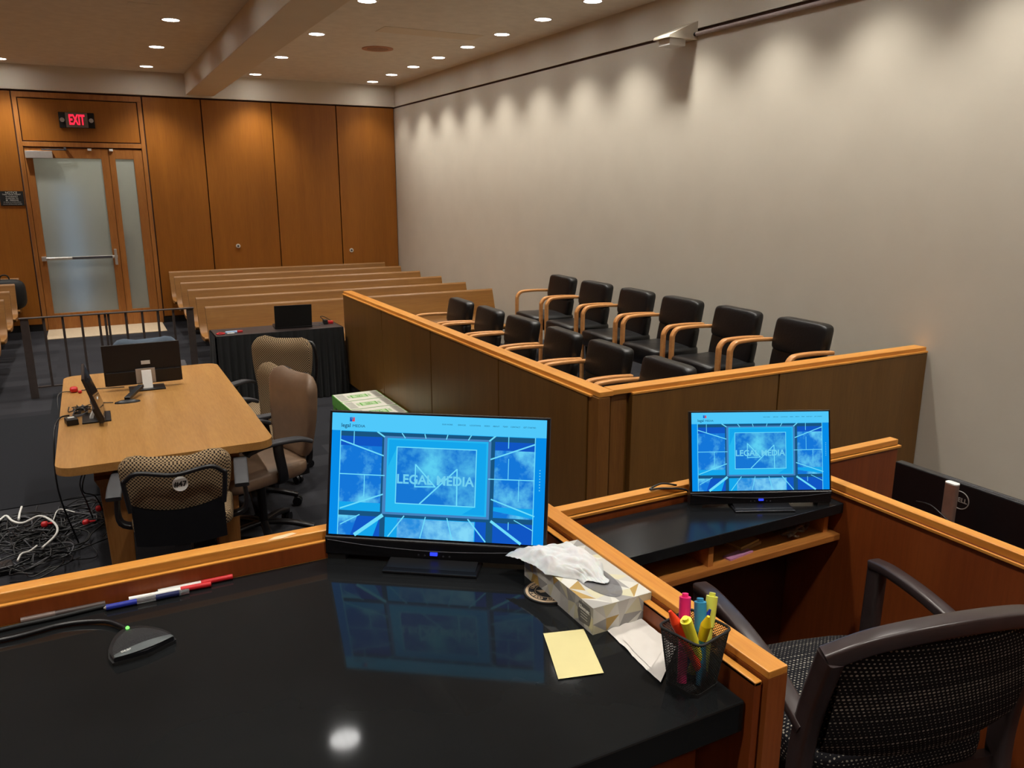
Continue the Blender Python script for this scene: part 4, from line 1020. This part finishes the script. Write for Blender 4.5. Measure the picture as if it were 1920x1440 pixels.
# mesh pen cup
CX, CY, CR = .705, .785, R(13)
t = thing('pen_cup', 'black wire mesh pen cup beside the wooden divider', 'pen cup', (CX, CY, DZ), CR)
def cupf(u, v):
    # perimeter of a rounded square flaring upward
    hs = .0275+.0095*v; r_ = .010
    per_ = rrect(hs, hs, r_, 6); n = len(per_); f = (u % 1.0)*n; i = int(f) % n; g = f-int(f)
    a, b = per_[i], per_[(i+1) % n]
    return Vector((a[0]+(b[0]-a[0])*g, a[1]+(b[1]-a[1])*g, .003+.087*v))
def ucup(u, v):
    # arc-length parametrised version
    return cupf(TAB(u), v)
_p = rrect(.032, .032, .010, 6); _d = [0]
for i in range(len(_p)): a, b = _p[i], _p[(i+1) % len(_p)]; _d.append(_d[-1]+math.hypot(b[0]-a[0], b[1]-a[1]))
def TAB(u):
    d = (u % 1.0)*_d[-1]
    for i in range(len(_p)):
        if d <= _d[i+1]: return (i+(d-_d[i])/(_d[i+1]-_d[i]))/len(_p)
    return 0
m = MB(); NU, NV = 62, 21; vs = []; fs = []; idx = {}
def vid(i, j):
    k = (i % (2*NU), j)
    if k not in idx: idx[k] = len(vs); vs.append(tuple(ucup(k[0]/(2*NU), j/(2*NV))))
    return idx[k]
for j in range(0, 2*NV-1):
    for i in range(j % 2, 2*NU, 2):
        if j+2 <= 2*NV: fs.append((vid(i, j), vid(i+1, j+1), vid(i, j+2), vid(i-1, j+1)))
m.add(vs, fs, blackmatte); o = m.build('mesh_wall', t); wf = o.modifiers.new('wire', 'WIREFRAME'); wf.thickness = .0012; wf.use_replace = True; wf.use_even_offset = False
m = MB(); m.tube([ucup(i/48, 1.0)+Vector((0, 0, .001)) for i in range(48)], .0022, blackmatte, closed=True, sub=0); m.build('rim', t)
m = MB(); m.prism([(p[0], p[1]) for p in rrect(.029, .029, .011, 6)], 0, .006, blackmatte); m.build('base', t)
ye = plain('yellow_marker', S(238, 230, 60), .4); ye2 = plain('lemon_marker', S(222, 222, 90), .4); ye3 = plain('gold_marker', S(236, 206, 30), .4)
pk = plain('pink_marker', S(232, 40, 120), .4); bl = plain('sky_marker', S(50, 140, 180), .4); rd = plain('orange_red_marker', S(244, 66, 30), .4)
def marker(label, foot, top, mt, r_=.0076, name='highlighter', cat='highlighter', style=0):
    Mx = Matrix.Translation((CX, CY, DZ)) @ Matrix.Rotation(CR, 4, 'Z'); a, b = Mx @ Vector(foot), Mx @ Vector(top)
    t = thing(name, label, cat, a, 0, 'pens in the mesh cup'); d = b-a
    m = MB(); m.cyl((0, 0, 0), d*.62, r_*.92, mt, n=16); m.build('barrel', t)
    if style == 0:
        m = MB(); m.cyl(d*.62, d*.96, r_*1.1, mt, n=16); m.cyl(d*.96, d, r_*.6, mt, n=16); m.build('cap', t)
    else:
        m = MB(); m.cyl(d*.62, d*.85, r_, mt, n=16); m.cyl(d*.85, d, r_, mt, r2=r_*.3, n=16); m.build('cap', t)
marker('orange red highlighter leaning at the left of the mesh cup', (.010, -.018, .008), (-.036, .018, .122), rd, .0078, style=1)
marker('yellow highlighter with flat cap in the mesh cup, beside the red one', (.016, -.012, .008), (-.026, -.001, .116), ye)
marker('pink highlighter standing at the back of the mesh cup', (-.018, .004, .008), (.006, .024, .132), pk)
marker('sky blue highlighter in the mesh cup', (-.002, -.018, .008), (.020, .008, .126), bl, .008)
marker('pale lemon highlighter at the right of the mesh cup', (.004, -.014, .008), (.044, .004, .128), ye2)
marker('golden yellow pointed highlighter at the front of the mesh cup', (.014, .010, .008), (.008, -.016, .112), ye3, .0075, style=1)
marker('dark blue pen in the mesh cup', (-.012, .012, .008), (.026, -.006, .112), blue_m, .005, 'pen', 'pen', 1)
